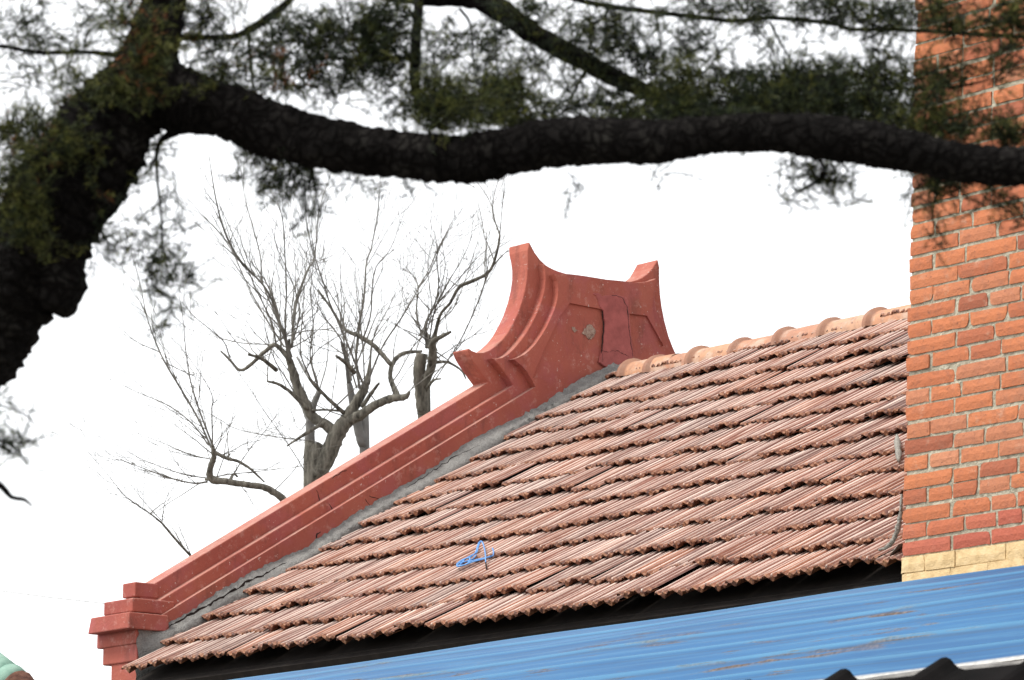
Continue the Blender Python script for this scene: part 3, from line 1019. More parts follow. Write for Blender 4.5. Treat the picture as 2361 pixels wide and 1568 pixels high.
# ------------------------------------------------------------------ overhead cable far behind
mb = MB()
mb.tube([at(-400, 1330, 34), at(0, 1362, 33), at(120, 1378, 32.5), at(230, 1390, 32), at(700, 1440, 31)], 0.0045, 6)
cb = mb.build('overhead_cable', simple('cable_grey', (0.3, 0.3, 0.3), (0.4, 0.4, 0.4), 5), None)
tag(cb, 'thin pale overhead cable crossing the sky left of the gable foot', 'cable')

# ------------------------------------------------------------------ bare pollarded trees behind the gable
def tz(zx, zy, D):
    return at(193.7 + .5992 * zx, 368 + .5992 * zy, D)
def fillr(pts):
    """fill missing radii by interpolation between the given ones"""
    out = [list(p) for p in pts]
    r0 = next((p[2] for p in out if len(p) == 3), 3)
    idx = [i for i, p in enumerate(out) if len(p) == 3]
    for i, p in enumerate(out):
        if len(p) == 2:
            lo = [k for k in idx if k < i]; hi = [k for k in idx if k > i]
            if lo and hi:
                a, b_ = lo[-1], hi[0]
                r_ = out[a][2] + (out[b_][2] - out[a][2]) * (i - a) / (b_ - a)
            elif lo:
                r_ = max(0.8, out[lo[-1]][2] * (1 - (i - lo[-1]) / (len(out) - lo[-1])) + 0.8)
            elif hi: r_ = out[hi[0]][2]
            else: r_ = max(0.9, 3.2 * (1 - i / len(out)) + 0.9)
            p.append(r_)
    return out
def bare_tree(label, D, trunk, limbs, shoots, bark, seed, drift=0.5, twigf=1.0, extra=None):
    global rng
    rr = random.Random(seed)
    px = 0.5992 * D / F                     # metres per traced pixel
    base = tz(trunk[0][0], trunk[0][1], D)
    root = empty('bare_tree', (base[0], base[1], ZGR), label, 'tree', 'bare pollarded trees behind the gable')
    mb = MB()
    T = fillr(trunk)
    pts = [(base[0] + 0.1, base[1] + 0.05, ZGR - 0.05), (base[0] + 0.04, base[1], ZGR + 1.2)] + [tz(x, y, D) for x, y, r_ in T]
    rad = [T[0][2] * px * 1.5, T[0][2] * px * 1.15] + [r_ * px for x, y, r_ in T]
    sp = smooth_path([(*p, q) for p, q in zip(pts, rad)], 6)
    mb.tube([p[:3] for p in sp], [p[3] for p in sp], 12, rough=0.09)
    tips = []
    for L_ in limbs:
        L2 = fillr(L_)
        dr = rr.uniform(-drift, drift)
        n = len(L2)
        sp = smooth_path([(*tz(x, y, D + dr * i / n), max(r_, .9) * px) for i, (x, y, r_) in enumerate(L2)], 6)
        mb.tube([p[:3] for p in sp], [p[3] for p in sp], 9, rough=0.13)
        # knobs and stubs
        for p in sp[3::5]:
            if rr.random() < 0.4:
                dv = np.array([rr.uniform(-1, 1), rr.uniform(-1, 1), rr.uniform(-.3, 1)])
                mb.tube([p[:3], p[:3] + dv * p[3] * 1.35], [p[3] * .7, p[3] * .3], 6, rough=0.2)
            if rr.random() < 0.5: tips.append((p[:3], 0.9))
    mb.build('trunk', bark, root, smooth=True)
    mb = MB()
    def twig(p, d, L, r0, lvl):
        n = max(4, int(L / 0.07))
        pts, q = [np.array(p)], np.array(p, float)
        d = d / np.linalg.norm(d)
        for i in range(n):
            d = d + np.array([rr.gauss(0, .10), rr.gauss(0, .10), rr.gauss(0.03, .07)])
            d /= np.linalg.norm(d)
            q = q + d * L / n
            pts.append(q.copy())
            if lvl > 0 and rr.random() < 0.36:
                sd_ = d + np.array([rr.gauss(0, .55), rr.gauss(0, .55), rr.gauss(0.1, .4)])
                twig(q, sd_, L * rr.uniform(.25, .55), r0 * .55, lvl - 1)
        mb.tube(pts, [max(r0 * (1 - .75 * i / n), 0.0009) for i in range(n + 1)], 4, cap=False)
    for S in shoots:
        S2 = fillr(S)
        dr = rr.uniform(-drift, drift) * 1.6
        n = len(S2)
        sp = smooth_path([(*tz(x + (rr.gauss(0, 2.5) if 0 < i < n - 1 else 0), y, D + dr * i / n), max(r_ * 0.62, .75) * px) for i, (x, y, r_) in enumerate(S2)], 7)
        mb.tube([p[:3] for p in sp], [p[3] * (1 + 0.22 * rr.random()) for p in sp], 6, cap=False)
        for i in range(2, len(sp) - 1):
            t = sp[i + 1][:3] - sp[i - 1][:3]
            t = t / (np.linalg.norm(t) + 1e-9)
            if rr.random() < 0.46 * twigf:
                dv = t * 1.0 + np.array([rr.gauss(0, .4), rr.gauss(0, .4), rr.gauss(.12, .3)])
                twig(sp[i][:3], dv, rr.uniform(.12, .6), min(sp[i][3] * .62, .0036), 1)
            elif rr.random() < 0.5:      # buds and short spurs
                dv = t * .4 + np.array([rr.gauss(0, .6), rr.gauss(0, .6), rr.gauss(0, .6)])
                mb.tube([sp[i][:3], sp[i][:3] + dv * rr.uniform(.012, .035)], [sp[i][3] * .7, .001], 4, cap=False)
    for p, s in tips:
        dv = np.array([rr.gauss(0, .7), rr.gauss(0, .7), rr.uniform(.2, 1.3)])
        twig(p, dv, rr.uniform(.15, .7) * twigf, 0.0042, 1)
    mb.build('crown', TWIG, root)
    return root

bare_tree('nearest bare tree with dark forked trunk and two crooked pruned limbs', 24.0,
    [(875, 1290, 34), (903, 1210, 33), (938, 1140, 33), (972, 1060, 33), (1012, 1000, 30)],
    [[(1012, 1005, 25), (1060, 985, 20), (1120, 945, 17), (1180, 920, 16), (1235, 913, 12), (1252, 893, 5)],
     [(965, 1055, 22), (935, 1025, 20), (880, 990, 20), (850, 930, 19), (820, 870, 19), (800, 800, 16), (785, 750, 11), (790, 690, 5)],
     [(1012, 1000, 25), (1050, 930, 20), (1075, 890, 18), (1092, 840, 12), (1100, 790, 6), (1104, 740, 3)],
     [(1210, 915, 12), (1190, 872, 11), (1178, 830, 9), (1190, 780, 9), (1230, 745, 8), (1300, 738, 5)],
     [(1182, 790, 9), (1120, 720, 9), (1060, 680, 9), (1000, 650, 6), (950, 570, 5), (900, 500, 3)],
     [(800, 780, 10), (740, 715, 9), (700, 735, 8), (640, 790, 7), (600, 810, 6), (560, 770, 5), (525, 735, 3)],
     [(690, 765, 6), (632, 750, 5)], [(740, 810, 9), (690, 770, 7), (660, 755, 5)],
     [(860, 960, 9), (800, 900, 7), (750, 865, 6), (705, 853, 4)],
     [(1000, 975, 9), (940, 920, 7), (890, 870, 7), (866, 838, 5)],
     [(880, 965, 5), (930, 963, 4), (1000, 968, 5)], [(930, 1010, 8), (860, 1050, 7), (780, 1103, 3)],
     [(1040, 820, 9), (1010, 785, 8), (970, 755, 5)], [(1070, 950, 10), (1120, 880, 6), (1135, 860, 4)]],
    [[(790, 760, 7), (760, 640), (700, 500, 6), (600, 390), (545, 290, 5), (510, 160, 4), (480, -20, 1.5)],
     [(770, 720, 6), (700, 620), (650, 520), (600, 400), (575, 330, 2)],
     [(790, 770, 6), (770, 640), (780, 520), (775, 400), (765, 240), (745, 160, 2)],
     [(800, 760, 6), (740, 600), (690, 480), (680, 370), (650, 260), (620, 150), (605, 40, 1.5)],
     [(800, 720, 8), (805, 600, 8), (820, 530, 9), (860, 430, 6), (885, 370, 4), (900, 200), (950, 50, 1.5)],
     [(740, 720, 5), (720, 620), (660, 500), (590, 330), (520, 170, 1.5)], [(885, 370, 3), (860, 250), (850, 100, 1.2)],
     [(760, 740, 5), (745, 590, 6), (700, 470), (640, 390, 2)], [(790, 740, 5), (830, 600), (800, 480), (740, 330), (735, 260, 1)],
     [(560, 760, 4), (540, 700), (480, 650), (420, 600), (375, 545, 1)],
     [(925, 1105, 4), (890, 1085), (760, 1070), (600, 1040), (500, 990), (440, 960, 1)],
     [(1060, 880, 8), (1050, 760), (1060, 640, 7), (1080, 520), (1090, 400), (1110, 330), (1130, 180), (1140, 40, 1)],
     [(1080, 880, 7), (1010, 700), (950, 560), (930, 500), (900, 400), (880, 320), (860, 180, 1)],
     [(1090, 860, 6), (1150, 720), (1230, 600), (1290, 490), (1330, 420), (1370, 330), (1440, 200, 1)],
     [(1100, 850, 5), (1110, 700), (1180, 560), (1200, 510, 1)], [(1070, 700, 5), (1100, 600), (1120, 430), (1180, 340), (1240, 180, 1)],
     [(1050, 880, 5), (990, 700), (920, 600), (880, 500), (870, 420, 1)], [(1030, 850, 5), (1000, 690), (1000, 560), (985, 440, 1)],
     [(1080, 860, 5), (1075, 700), (1050, 520), (1035, 430, 1)], [(870, 840, 5), (830, 740), (840, 600), (850, 470, 2)],
     [(850, 820, 4), (880, 740), (850, 650), (820, 520, 1)], [(900, 860, 4), (880, 760), (960, 690), (1050, 650, 1)],
     [(780, 680, 4), (860, 660), (960, 660), (1030, 720, 1)], [(850, 1200, 3), (790, 1110), (700, 980), (640, 880), (580, 800), (560, 750, 1)],
     [(840, 690, 3), (900, 720), (1000, 740), (1080, 700, 1)]],
    BARE_BARK, 3)
bare_tree('slim pale trunk standing just behind the dark forked bare tree, on its left', 25.5,
    [(865, 1280, 20), (870, 1120, 19), (870, 1010, 17), (882, 950, 13), (905, 890, 11)],
    [[(870, 1010, 15), (850, 960, 12), (815, 900, 8)], [(905, 890, 8), (860, 830, 6), (820, 760, 5)]],
    [[(905, 890, 6), (870, 760), (880, 650), (870, 500), (885, 380, 1)], [(870, 1000, 5), (790, 860), (730, 760), (700, 640), (690, 520, 1)],
     [(890, 940, 4), (830, 1040), (790, 950, 1)], [(905, 890, 4), (940, 760), (930, 600), (850, 520, 1)]],
    PALE_BARK, 5, twigf=0.7)
bare_tree('leaning pale trunk standing just behind the dark forked bare tree, on its right', 25.5,
    [(1080, 1180, 20), (1070, 1100, 19), (1055, 1030, 19), (1040, 960, 17), (1020, 860, 11)],
    [[(1020, 860, 10), (1010, 780, 8), (990, 700, 5)]],
    [[(1020, 850, 5), (1000, 640), (950, 520), (900, 440), (880, 330, 1)], [(1020, 850, 5), (1090, 700), (1130, 600), (1190, 530, 1)],
     [(1010, 780, 4), (1060, 600), (1040, 430, 1)]],
    PALE_BARK, 8, twigf=0.7)
bare_tree('bare tree with thick cut off trunk and long crooked branch, nearest the flared gable top', 24.6,
    [(1310, 1060, 25), (1305, 980, 24), (1297, 900, 24), (1290, 810, 25), (1300, 745, 22)],
    [[(1305, 880, 17), (1335, 800, 18), (1342, 740, 17), (1345, 700, 12), (1412, 662, 5)],
     [(1345, 700, 9), (1370, 600, 6), (1410, 550, 6), (1445, 490, 7), (1500, 465, 7), (1560, 430, 6), (1590, 350, 5), (1600, 290, 4)],
     [(1350, 780, 7), (1400, 780, 5), (1450, 810, 4), (1470, 845, 2)], [(1315, 885, 8), (1345, 850, 5), (1372, 843, 3)],
     [(1300, 850, 6), (1268, 800, 3)], [(1320, 720, 10), (1325, 680, 7), (1300, 660, 5)]],
    [[(1320, 720, 8), (1310, 640), (1350, 560), (1365, 480), (1360, 370), (1385, 300), (1460, 180, 1)],
     [(1600, 290, 5), (1575, 220), (1575, 150), (1610, 30, 1)], [(1600, 290, 3), (1606, 200), (1620, 90, 1)],
     [(1350, 850, 3), (1440, 700), (1500, 580), (1545, 470), (1560, 430, 4)],
     [(1300, 680, 6), (1280, 590), (1290, 500), (1270, 450), (1220, 410), (1220, 360, 1)], [(1290, 490, 4), (1330, 430), (1400, 270, 1)],
     [(1320, 700, 5), (1330, 600), (1440, 460), (1510, 380), (1600, 300, 1)], [(1560, 430, 4), (1600, 380), (1632, 350, 2)],
     [(1330, 700, 5), (1370, 620), (1430, 560), (1500, 360), (1530, 250, 1)], [(1310, 690, 4), (1340, 580), (1320, 430), (1330, 350, 1)],
     [(1300, 680, 4), (1250, 740), (1220, 790, 1)], [(1330, 690, 5), (1350, 580), (1400, 480), (1480, 330), (1500, 200, 1)]],
    BARE_BARK, 13)
bare_tree('low bare limb with a knuckle of long thin shoots, above the middle of the coping', 23.4,
    [(900, 1480, 18), (860, 1400, 16), (800, 1335, 15)],
    [[(800, 1335, 15), (745, 1290, 14), (690, 1260, 13), (620, 1250, 12), (550, 1240, 13), (490, 1228, 15), (485, 1190, 12), (500, 1145, 11), (495, 1105, 8)],
     [(500, 1125, 8), (550, 1150, 7), (590, 1160, 6), (640, 1190, 5), (695, 1242, 3)], [(550, 1150, 6), (562, 1132, 3)], [(490, 1228, 9), (465, 1232, 4)], [(560, 1240, 7), (575, 1210, 5), (590, 1220, 4)]],
    [[(490, 1110, 6), (440, 1000), (380, 900), (320, 790, 5), (280, 710), (240, 600), (215, 480), (180, 350, 1)],
     [(495, 1100, 6), (440, 960), (410, 850), (395, 740), (380, 620), (365, 520, 1)], [(480, 1100, 5), (420, 1020), (330, 950), (220, 900), (150, 870, 1)],
     [(495, 1100, 5), (490, 960), (495, 920), (460, 850), (360, 700, 1)], [(475, 1240, 6), (420, 1245), (330, 1225), (250, 1195), (150, 1160), (90, 1150, 1)],
     [(480, 1150, 4), (420, 1140), (310, 1095), (200, 1050, 1)], [(520, 1140, 4), (560, 1125), (620, 1095), (680, 1080, 1)],
     [(290, 740, 3), (200, 700), (130, 640, 1)], [(310, 780, 3), (420, 830, 2), (380, 760, 1)], [(470, 1225, 4), (380, 1210), (240, 1160), (160, 1120, 1)],
     [(500, 1130, 4), (530, 1060), (525, 1000, 1)], [(600, 1250, 3), (630, 1290), (655, 1335, 1)], [(640, 1190, 3), (700, 1190), (755, 1165, 1)]],
    BARE_BARK, 21, drift=0.35)
bare_tree('thin bare branch reaching down left of all other bare trees, above the lower coping', 23.0,
    [(520, 1640, 8), (470, 1580, 7), (415, 1530, 6)],
    [[(415, 1530, 5), (360, 1470, 5), (300, 1400, 4), (255, 1362, 3)]],
    [[(255, 1362, 4), (210, 1330), (150, 1290), (80, 1200), (10, 1120, 1)], [(300, 1400, 3), (300, 1360), (320, 1310), (350, 1255, 1)], [(300, 1390, 3), (240, 1330), (165, 1230, 1)],
     [(415, 1530, 3), (385, 1460), (360, 1400, 1)]],
    BARE_BARK, 31, drift=0.3, twigf=0.4)

# ------------------------------------------------------------------ the big conifer in front
PD = 7.0
pine = empty('pine_tree', tuple(np.append(at(-60, 900, PD)[:2], ZGR)), 'large dark conifer in front with a thick limb sweeping across the top', 'tree')
PX = PD / F
def limb(mb, pts, D0=PD, D1=None, n=20, rough=0.10, k=10, lump=0.05):
    D1 = D0 if D1 is None else D1
    m_ = len(pts)
    sp = smooth_path([(*at(x, y, D0 + (D1 - D0) * i / (m_ - 1)), r_ * PX) for i, (x, y, r_) in enumerate(pts)], k)
    # slow lumps plus fine bark roughness
    ph = rng.random(4) * 6
    P = [p[:3] for p in sp]
    rad = [p[3] * (1 + lump * math.sin(i * .9 + ph[0]) * .6 + lump * math.sin(i * 2.3 + ph[1]) * .5) for i, p in enumerate(sp)]
    m2 = len(P)
    field = np.zeros((m2, n))
    for sc_, amp in ((max(2, m2 // 14), 0.085), (max(2, m2 // 5), 0.055), (max(2, m2 // 2), 0.035)):
        g = rng.normal(0, 1, (sc_ + 2, max(4, n // 4)))
        ii = np.linspace(0, sc_, m2); kk = np.arange(n) * g.shape[1] / n
        i0 = ii.astype(int); k0 = kk.astype(int); k1 = (k0 + 1) % g.shape[1]
        fi = (ii - i0)[:, None]; fk = (kk - k0)[None, :]
        field += amp * ((g[i0][:, k0] * (1 - fk) + g[i0][:, k1] * fk) * (1 - fi) + (g[i0 + 1][:, k0] * (1 - fk) + g[i0 + 1][:, k1] * fk) * fi)
    if n < 15: field *= 1.4
    mb.tube(P, rad, n, rough=rough * 0.5, field=field * 0.8)
    return P
mb = MB()
b0 = at(-190, 1010, PD)
limb(mb, [(-330, 3400, 190), (-310, 2300, 165), (-230, 1400, 135), (-150, 950, 120), (-55, 780, 118), (30, 650, 128), (95, 540, 128), (165, 420, 118), (240, 310, 108), (310, 205, 88), (355, 100, 66), (380, -30, 52), (400, -300, 40)], PD, PD, 44, 0.045, 22)
limb(mb, [(150, 520, 40), (128, 572, 74), (118, 630, 84), (108, 680, 80), (95, 705, 55)], PD - .02, PD - 0.02, 22, 0.05, 6)
mb.build('trunk', BARK, pine, smooth=True)
mb = MB()
limb(mb, [(300, 190, 80), (380, 222, 78), (450, 240, 68), (560, 268, 64), (700, 316, 61), (850, 346, 57), (960, 362, 54), (1050, 366, 52), (1105, 364, 58), (1150, 352, 52), (1200, 341, 53), (1300, 326, 56), (1500, 326, 50), (1600, 315, 44), (1700, 308, 43), (1850, 311, 48), (2000, 330, 54), (2110, 352, 47), (2250, 380, 43), (2420, 378, 45), (2700, 360, 30), (3000, 300, 20)], PD, PD - 0.3, 34, 0.085, 24, 0.03)
limb(mb, [(1085, 400, 14), (1105, 412, 12), (1112, 420, 5)], PD - .03, PD - .03, 10, 0.1, 4)
mb.build('branch', BARK, pine, smooth=True)
LB = [
 ([(820, -60, 20), (900, -20, 22), (1000, -8, 22), (1090, -4, 24), (1150, 22, 25), (1230, 78, 24), (1330, 132, 23), (1430, 185, 21), (1540, 232, 20), (1640, 262, 17), (1740, 280, 14), (1860, 285, 10)], 7.25, 7.05),
 ([(968, -40, 13), (965, 0, 13), (962, 60, 12), (957, 130, 13), (957, 200, 12), (975, 260, 9)], 7.2, 7.1),
 ([(1180, -60, 9), (1321, -4, 7), (1421, 17, 7), (1550, 33, 6.5), (1647, 44, 6.5), (1702, 48, 6.5), (1787, 41, 5.5), (1920, 54, 5.5), (1965, 67, 5), (2105, 70, 5), (2361, 85, 5), (2500, 95, 3)], 7.4, 7.1),
 ([(700, -50, 9), (667, 0, 9), (628, 33, 9), (578, 67, 9), (533, 84, 8), (445, 87, 8), (380, 90, 6)], 7.2, 7.05),
 ([(572, 80, 4), (578, 140, 4), (585, 214, 3)], 7.15, 7.1),
 ([(-60, 110, 6), (0, 106, 5), (85, 121, 5), (195, 120, 5), (290, 128, 8), (350, 130, 10)], 7.0, 7.0),
 ([(900, 134, 6), (850, 140, 6), (790, 135, 5), (700, 130, 3)], 7.2, 7.2), ([(960, 134, 8), (900, 134, 6)], 7.15, 7.2),
 ([(960, 75, 5), (880, 80, 5), (800, 95, 3)], 7.2, 7.25),
 ([(1355, 150, 4), (1330, 200, 3.5), (1300, 260, 3)], 7.1, 7.1), ([(1060, 20, 4), (1085, 60, 3), (1092, 160, 2)], 7.2, 7.25),
 ([(1775, 50, 3), (1795, 90, 3), (1825, 142, 2)], 7.3, 7.3), ([(2000, 205, 5), (2080, 205, 4), (2200, 200, 4), (2280, 185, 2)], 7.0, 6.95),
 ([(2165, 400, 9), (2158, 450, 4), (2150, 500, 3), (2168, 540, 2), (2185, 565, 1)], 6.95, 6.9), ([(2250, 400, 5), (2290, 440, 2.5), (2330, 455, 2), (2370, 480, 1)], 6.9, 6.85), ([(2190, 415, 4), (2230, 450, 2), (2260, 470, 1)], 6.95, 6.9),
 ([(400, 305, 12), (365, 335, 6), (362, 400, 3.5), (372, 500, 3), (378, 590, 2.5), (400, 660, 1.5)], 7.0, 6.95),
 ([(310, 400, 6), (270, 480, 4), (235, 520, 3), (250, 560, 2), (330, 580, 1.5)], 7.0, 6.9),
 ([(590, 330, 4), (640, 370, 3), (620, 430, 2)], 7, 7.05), ([(720, 370, 4), (725, 430, 3), (740, 500, 1.5)], 7, 7.05),
 ([(1880, 350, 4), (1900, 400, 3), (1870, 425, 3), (1825, 450, 2)], 6.9, 6.9), ([(1930, 360, 3), (1960, 400, 2)], 6.9, 6.9),
 ([(-40, 1095, 7), (0, 1118, 7), (25, 1145, 5), (55, 1152, 4), (75, 1168, 2)], 6.3, 6.3), ([(-40, 1010, 4), (20, 1018, 3), (90, 1020, 1.5)], 6.6, 6.6),
 ([(-40, 930, 3), (20, 940, 2), (60, 958, 2), (85, 985, 1)], 6.6, 6.6),
]
for P, D0, D1 in LB:
    mb = MB()
    limb(mb, P, D0, D1, 9, 0.12, 7, 0.05)
    mb.build('branch', BARK, pine, smooth=True)
kn = MB()

# foliage: short twigs carrying flat needles, gathered in clumps along the branches
nv, nf, nc = [], [], []
tw = MB()
GREENS = [np.array(c) for c in ((0.034, 0.044, 0.014), (0.058, 0.066, 0.016), (0.018, 0.026, 0.014), (0.024, 0.033, 0.018), (0.088, 0.092, 0.022))]
def sprig(p, d, L, green, brown, nl=0.015):
    d = d / (np.linalg.norm(d) + 1e-9)
    n = 5
    pts = [p]
    q = p.copy()
    dd = d.copy()
    for i in range(n):
        dd = dd + rng.normal(0, 0.16, 3) + np.array([0, 0, -0.02])
        dd /= np.linalg.norm(dd)
        q = q + dd * L / n
        pts.append(q.copy())
    tw.tube(pts, [0.0013 * (1 - .6 * i / n) for i in range(n + 1)], 3, cap=False)
    pts = np.array(pts)
    cnt = max(8, int(L / 0.0026))
    s = rng.random(cnt) * n * 0.999
    i0 = s.astype(int)
    a = pts[i0] + (pts[i0 + 1] - pts[i0]) * (s - i0)[:, None]
    t = pts[i0 + 1] - pts[i0]
    t /= np.linalg.norm(t, axis=1)[:, None] + 1e-9
    nd_ = rng.normal(0, 1, (cnt, 3))
    nd_ -= t * np.sum(nd_ * t, axis=1)[:, None]
    nd_ /= np.linalg.norm(nd_, axis=1)[:, None] + 1e-9
    nd_ = nd_ * 0.85 + t * 0.75
    nd_ /= np.linalg.norm(nd_, axis=1)[:, None]
    ln = nl * rng.uniform(.6, 1.2, cnt)
    w_ = np.cross(nd_, rng.normal(0, 1, (cnt, 3)))
    w_ /= np.linalg.norm(w_, axis=1)[:, None] + 1e-9
    hw = 0.00062
    b = a + nd_ * ln[:, None]
    base = sum(len(x) for x in nv)
    quad = np.stack([a - w_ * hw * .7, a + w_ * hw * .7, (a + b) / 2 + w_ * hw, b, (a + b) / 2 - w_ * hw], axis=1)
    nv.append(quad.reshape(-1, 3))
    idx = np.arange(cnt)[:, None] * 5 + base
    nf.append(idx + np.arange(5)[None, :])
    g = GREENS[rng.choice(5, p=[.3, .2 * green + .05, .35 - .2 * green, .2, .1])] if False else None
    pr = np.array([.25, .12 + .25 * green, .33 - .28 * green, .22 - .12 * green, .03 + .2 * green]); pr = np.clip(pr, 0, None); pr /= pr.sum()
    g = GREENS[rng.choice(5, p=pr)]
    if rng.random() < brown: g = np.array([0.16, 0.062, 0.022]) * rng.uniform(.7, 1.2)
    cc = g[None, :] * rng.uniform(.8, 2.0, (cnt, 1))
    nc.append(np.repeat(cc, 5, axis=0))
def clump(x, y, rx, ry, n, green=0.5, brown=0.02, D=7.05, dr=None, droop=0.0, nl=0.0145):
    dr = dr if dr is not None else max(rx, ry) * PX
    k = max(1, int(n * 0.9 / 7))
    brown *= 0.6
    for _ in range(k):
        # each bough: a spot in the clump from which sprigs fan out
        r_ = math.sqrt(rng.random()); an = rng.random() * 2 * math.pi
        cx, cy = x + rx * r_ * math.cos(an), y + ry * r_ * math.sin(an)
        c = at(cx, cy, D + rng.normal(0, dr * .5))
        bd = rng.normal(0, 1, 3) * np.array([1, 1, .45]) + np.array([0, 0, 0.25 - droop])
        bd /= np.linalg.norm(bd)
        for __ in range(7):
            p = c + rng.normal(0, 0.011, 3) - bd * 0.02
            sprig(p, bd * 0.9 + rng.normal(0, .55, 3), rng.uniform(.03, .075), green, brown, nl)
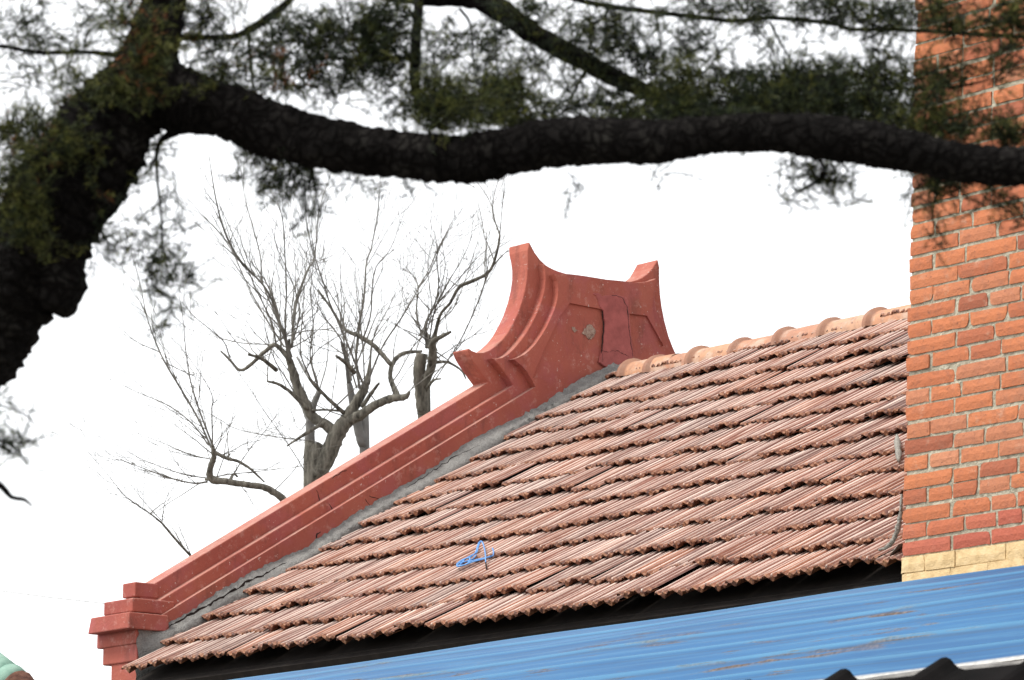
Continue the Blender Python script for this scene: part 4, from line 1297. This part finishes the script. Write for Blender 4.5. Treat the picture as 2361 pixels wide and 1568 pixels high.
CL = [
 # left upper
 (330, 90, 75, 85, 170, 1, .12, 6.85), (215, 180, 90, 50, 160, .9, .06, 6.92), (140, 200, 40, 25, 20, .4, .1), (60, 100, 100, 22, 60, .1, .0), (150, 85, 90, 30, 40, .2, .0),
 (60, 25, 90, 30, 40, .1, 0), (250, 20, 60, 40, 60, .4, .05), (430, 60, 60, 50, 70, .6, .1), (480, 30, 70, 35, 60, .2, 0), (10, 190, 20, 25, 6, 0, 0), (55, 175, 15, 10, 4, 0, 0),
 (60, 300, 75, 35, 160, .9, .10, 6.88), (120, 335, 90, 40, 130, 1, .03, 6.83), (35, 420, 55, 75, 190, .9, .06, 6.83), (90, 450, 40, 50, 50, 1, .03, 6.80), (90, 540, 35, 35, 26, .9, .0, 6.8), (20, 530, 40, 40, 60, .6, .03, 6.8), (210, 420, 40, 40, 20, .6, .1, 6.85),
 (200, 250, 50, 25, 40, .7, .1), (170, 225, 60, 14, 26, .7, .2), (350, 190, 45, 45, 50, .8, .2, 6.85),
 (560, 130, 110, 70, 170, .4, .06), (500, 185, 60, 25, 60, .6, .08, 6.95), (640, 190, 45, 26, 60, .8, .25, 6.95), (620, 60, 50, 40, 60, .1, 0), (700, 150, 60, 60, 90, .3, .03), (730, 60, 70, 50, 110, .1, 0),
 (800, 110, 90, 60, 210, .05, 0), (880, 80, 90, 70, 230, .05, .01), (850, 30, 90, 28, 100, .05, 0), (760, 200, 60, 30, 50, .2, 0), (820, 180, 60, 30, 60, .3, 0), (900, 165, 50, 28, 50, .15, 0),
 # centre
 (1000, 215, 60, 40, 150, .9, 0, 6.95), (1090, 240, 110, 42, 330, .85, 0, 6.95), (1000, 270, 70, 22, 110, .7, 0, 6.95), (1180, 215, 70, 45, 150, .6, 0), (1200, 260, 70, 28, 130, .8, 0, 6.95), (900, 240, 40, 25, 40, .5, 0), (1290, 240, 60, 40, 90, .3, 0), (1130, 180, 60, 25, 50, .4, 0),
 (1030, 110, 45, 50, 80, .1, 0), (1120, 85, 40, 50, 75, .1, 0, 7.2), (1150, 60, 35, 30, 30, .0, 0), (1190, 20, 40, 25, 40, 0, 0), (1260, 30, 50, 30, 50, .1, 0), (1330, 70, 55, 35, 90, .1, 0), (1360, 110, 55, 25, 50, .1, 0), (1250, 130, 30, 30, 25, .1, 0), (1420, 50, 40, 40, 60, .1, 0), (1430, 110, 50, 30, 60, .1, 0), (1290, 170, 40, 30, 40, .2, 0),
 (1500, 60, 60, 40, 60, 0, 0), (1520, 120, 50, 40, 50, 0, 0), (1500, 170, 40, 24, 40, .1, 0), (1600, 20, 80, 16, 50, 0, 0), (1560, 85, 25, 35, 25, 0, 0), (1620, 90, 30, 30, 25, 0, 0),
 (1410, 240, 50, 32, 80, .2, 0), (1480, 265, 60, 24, 60, .2, 0), (1570, 180, 50, 25, 90, .8, 0, 6.95), (1590, 240, 75, 35, 190, .3, 0, 6.98), (1560, 215, 60, 30, 90, .5, 0),
 # right
 (1680, 200, 60, 30, 90, .6, 0), (1740, 190, 50, 30, 80, .7, 0), (1700, 250, 90, 25, 190, .1, 0, 6.95), (1800, 240, 90, 38, 330, .1, 0, 6.95), (1880, 200, 60, 55, 260, .2, 0, 7.0), (1870, 160, 60, 25, 80, .5, 0), (1940, 245, 75, 38, 280, .1, 0, 6.95), (1500, 262, 90, 18, 110, .1, 0, 6.93), (1630, 268, 90, 14, 120, .1, 0, 6.93), (2040, 290, 60, 26, 110, .2, 0, 6.92), (1400, 278, 60, 12, 50, .1, 0, 6.93), (1990, 190, 60, 45, 120, .7, 0), (2050, 180, 50, 35, 80, .5, 0), (2050, 250, 55, 35, 130, .3, 0), (1800, 280, 120, 10, 60, 0, 0),
 (1660, 15, 80, 18, 60, 0, 0), (1760, 12, 60, 18, 50, 0, 0), (1880, 18, 60, 22, 70, 0, 0), (1960, 25, 55, 30, 80, .2, 0), (2050, 35, 60, 30, 110, .4, 0), (2000, 95, 30, 18, 26, .1, 0), (1600, 110, 15, 20, 10, 0, 0), (1650, 105, 20, 12, 8, 0, 0), (1770, 110, 25, 22, 18, 0, 0), (2045, 110, 18, 14, 10, 0, 0), (1800, 70, 30, 14, 12, 0, 0), (1720, 25, 40, 25, 30, 0, 0),
 (2150, 30, 60, 30, 110, .6, 0, 6.95), (2240, 50, 60, 25, 80, .6, 0, 6.95), (2330, 45, 50, 40, 120, .6, 0, 6.9), (2150, 180, 60, 25, 90, .7, 0, 6.95), (2220, 160, 50, 28, 60, .7, 0, 6.95), (2300, 140, 50, 26, 50, .7, 0, 6.9), (2330, 100, 40, 20, 30, .5, 0, 6.9),
 (2140, 260, 45, 40, 110, .7, 0, 6.9), (2170, 310, 60, 24, 90, .7, 0, 6.9), (2250, 300, 60, 25, 110, .7, .02, 6.88), (2330, 290, 45, 32, 100, .6, .03, 6.88), (2090, 290, 40, 30, 70, .3, 0),
 (2170, 410, 50, 28, 110, .4, 0, 6.88), (2150, 440, 35, 20, 30, .4, 0, 6.88), (2330, 450, 30, 25, 22, .3, 0, 6.85), (2350, 490, 20, 16, 10, .3, 0), (2160, 500, 10, 30, 10, .2, 0), (2180, 560, 12, 12, 7, .2, 0), (2250, 470, 20, 12, 10, .2, 0, 6.9), (2300, 430, 40, 18, 30, .4, 0, 6.88), (2345, 520, 14, 14, 8, .2, 0, 6.88),
 # hanging below the limb
 (1880, 385, 45, 20, 60, .1, 0, 6.92, None, .4), (1910, 410, 40, 22, 40, .1, 0, 6.92, None, .4), (1850, 430, 20, 14, 12, .1, 0, 6.9), (1825, 455, 12, 8, 5, 0, 0, 6.9), (1960, 400, 30, 14, 10, 0, 0, 6.9), (1975, 435, 12, 8, 4, 0, 0, 6.9),
 (590, 360, 55, 24, 50, .1, 0, 7.0, None, .5), (650, 390, 45, 30, 80, .1, 0, 7.0, None, .5), (620, 430, 30, 18, 24, .1, 0, 7.0, None, .5), (725, 410, 36, 45, 75, .1, 0, 7.0, None, .7), (740, 480, 22, 20, 14, .1, 0, 7.0, None, .7), (800, 410, 30, 14, 10, 0, 0, 7.0), (860, 425, 20, 8, 7, 0, 0), (940, 432, 18, 8, 6, 0, 0), (1330, 440, 7, 5, 2, 0, 0), (1520, 395, 12, 10, 7, 0, 0), (530, 400, 20, 20, 10, 0, 0), (700, 500, 12, 15, 5, 0, 0),
 (365, 360, 22, 40, 34, .1, 0, 6.97, None, .8), (380, 430, 18, 30, 14, .1, 0, 6.97, None, .8), (300, 440, 18, 26, 12, .1, 0, 6.95), (330, 500, 26, 20, 12, .1, 0, 6.95), (265, 560, 45, 16, 24, .1, 0, 6.93), (350, 590, 60, 16, 42, .1, 0, 6.93), (390, 620, 40, 18, 28, .1, 0, 6.93), (420, 600, 30, 14, 14, .1, 0, 6.93), (370, 660, 30, 12, 18, .1, 0, 6.93), (412, 690, 14, 18, 14, .1, 0, 6.93), (375, 745, 8, 8, 7, .1, 0, 6.93), (340, 640, 12, 8, 7, .1, 0, 6.93), (445, 640, 14, 8, 7, .1, 0, 6.93), (380, 480, 14, 60, 14, .1, 0, 6.95, None, .8), (250, 580, 50, 12, 20, 0, 0, 6.93), (395, 740, 8, 8, 4, .1, 0, 6.93), (240, 500, 20, 14, 7, .1, 0, 6.95), (410, 520, 12, 30, 6, 0, 0), (380, 545, 20, 20, 10, 0, 0),
 (25, 1018, 40, 10, 34, .1, 0, 6.6), (5, 1045, 14, 14, 9, 0, 0, 6.6), (60, 1022, 22, 5, 8, 0, 0, 6.6), (5, 940, 12, 8, 6, 0, 0, 6.6), (-120, 1015, 80, 30, 60, .1, 0, 6.6),
]
for c in CL:
    c = list(c)
    kw = dict(zip(('x', 'y', 'rx', 'ry', 'n', 'green', 'brown', 'D', 'dr', 'droop'), c))
    clump(**kw)
V = np.concatenate(nv); Fc = np.concatenate(nf); Cc = np.concatenate(nc)
me = bpy.data.meshes.new('crown')
me.vertices.add(len(V)); me.vertices.foreach_set('co', V.astype(np.float32).ravel())
me.loops.add(Fc.size); me.loops.foreach_set('vertex_index', Fc.astype(np.int32).ravel())
me.polygons.add(len(Fc)); me.polygons.foreach_set('loop_start', np.arange(0, Fc.size, 5, dtype=np.int32))
me.polygons.foreach_set('loop_total', np.full(len(Fc), 5, np.int32))
ca = me.color_attributes.new('tone', 'FLOAT_COLOR', 'POINT')
arr = np.ones((len(V), 4), np.float32); arr[:, :3] = Cc
ca.data.foreach_set('color', arr.ravel())
me.update(calc_edges=True); me.validate()
link('crown', me, LEAF, pine)
tw.build('twigs', BARK, pine)
print('needles', len(Fc))
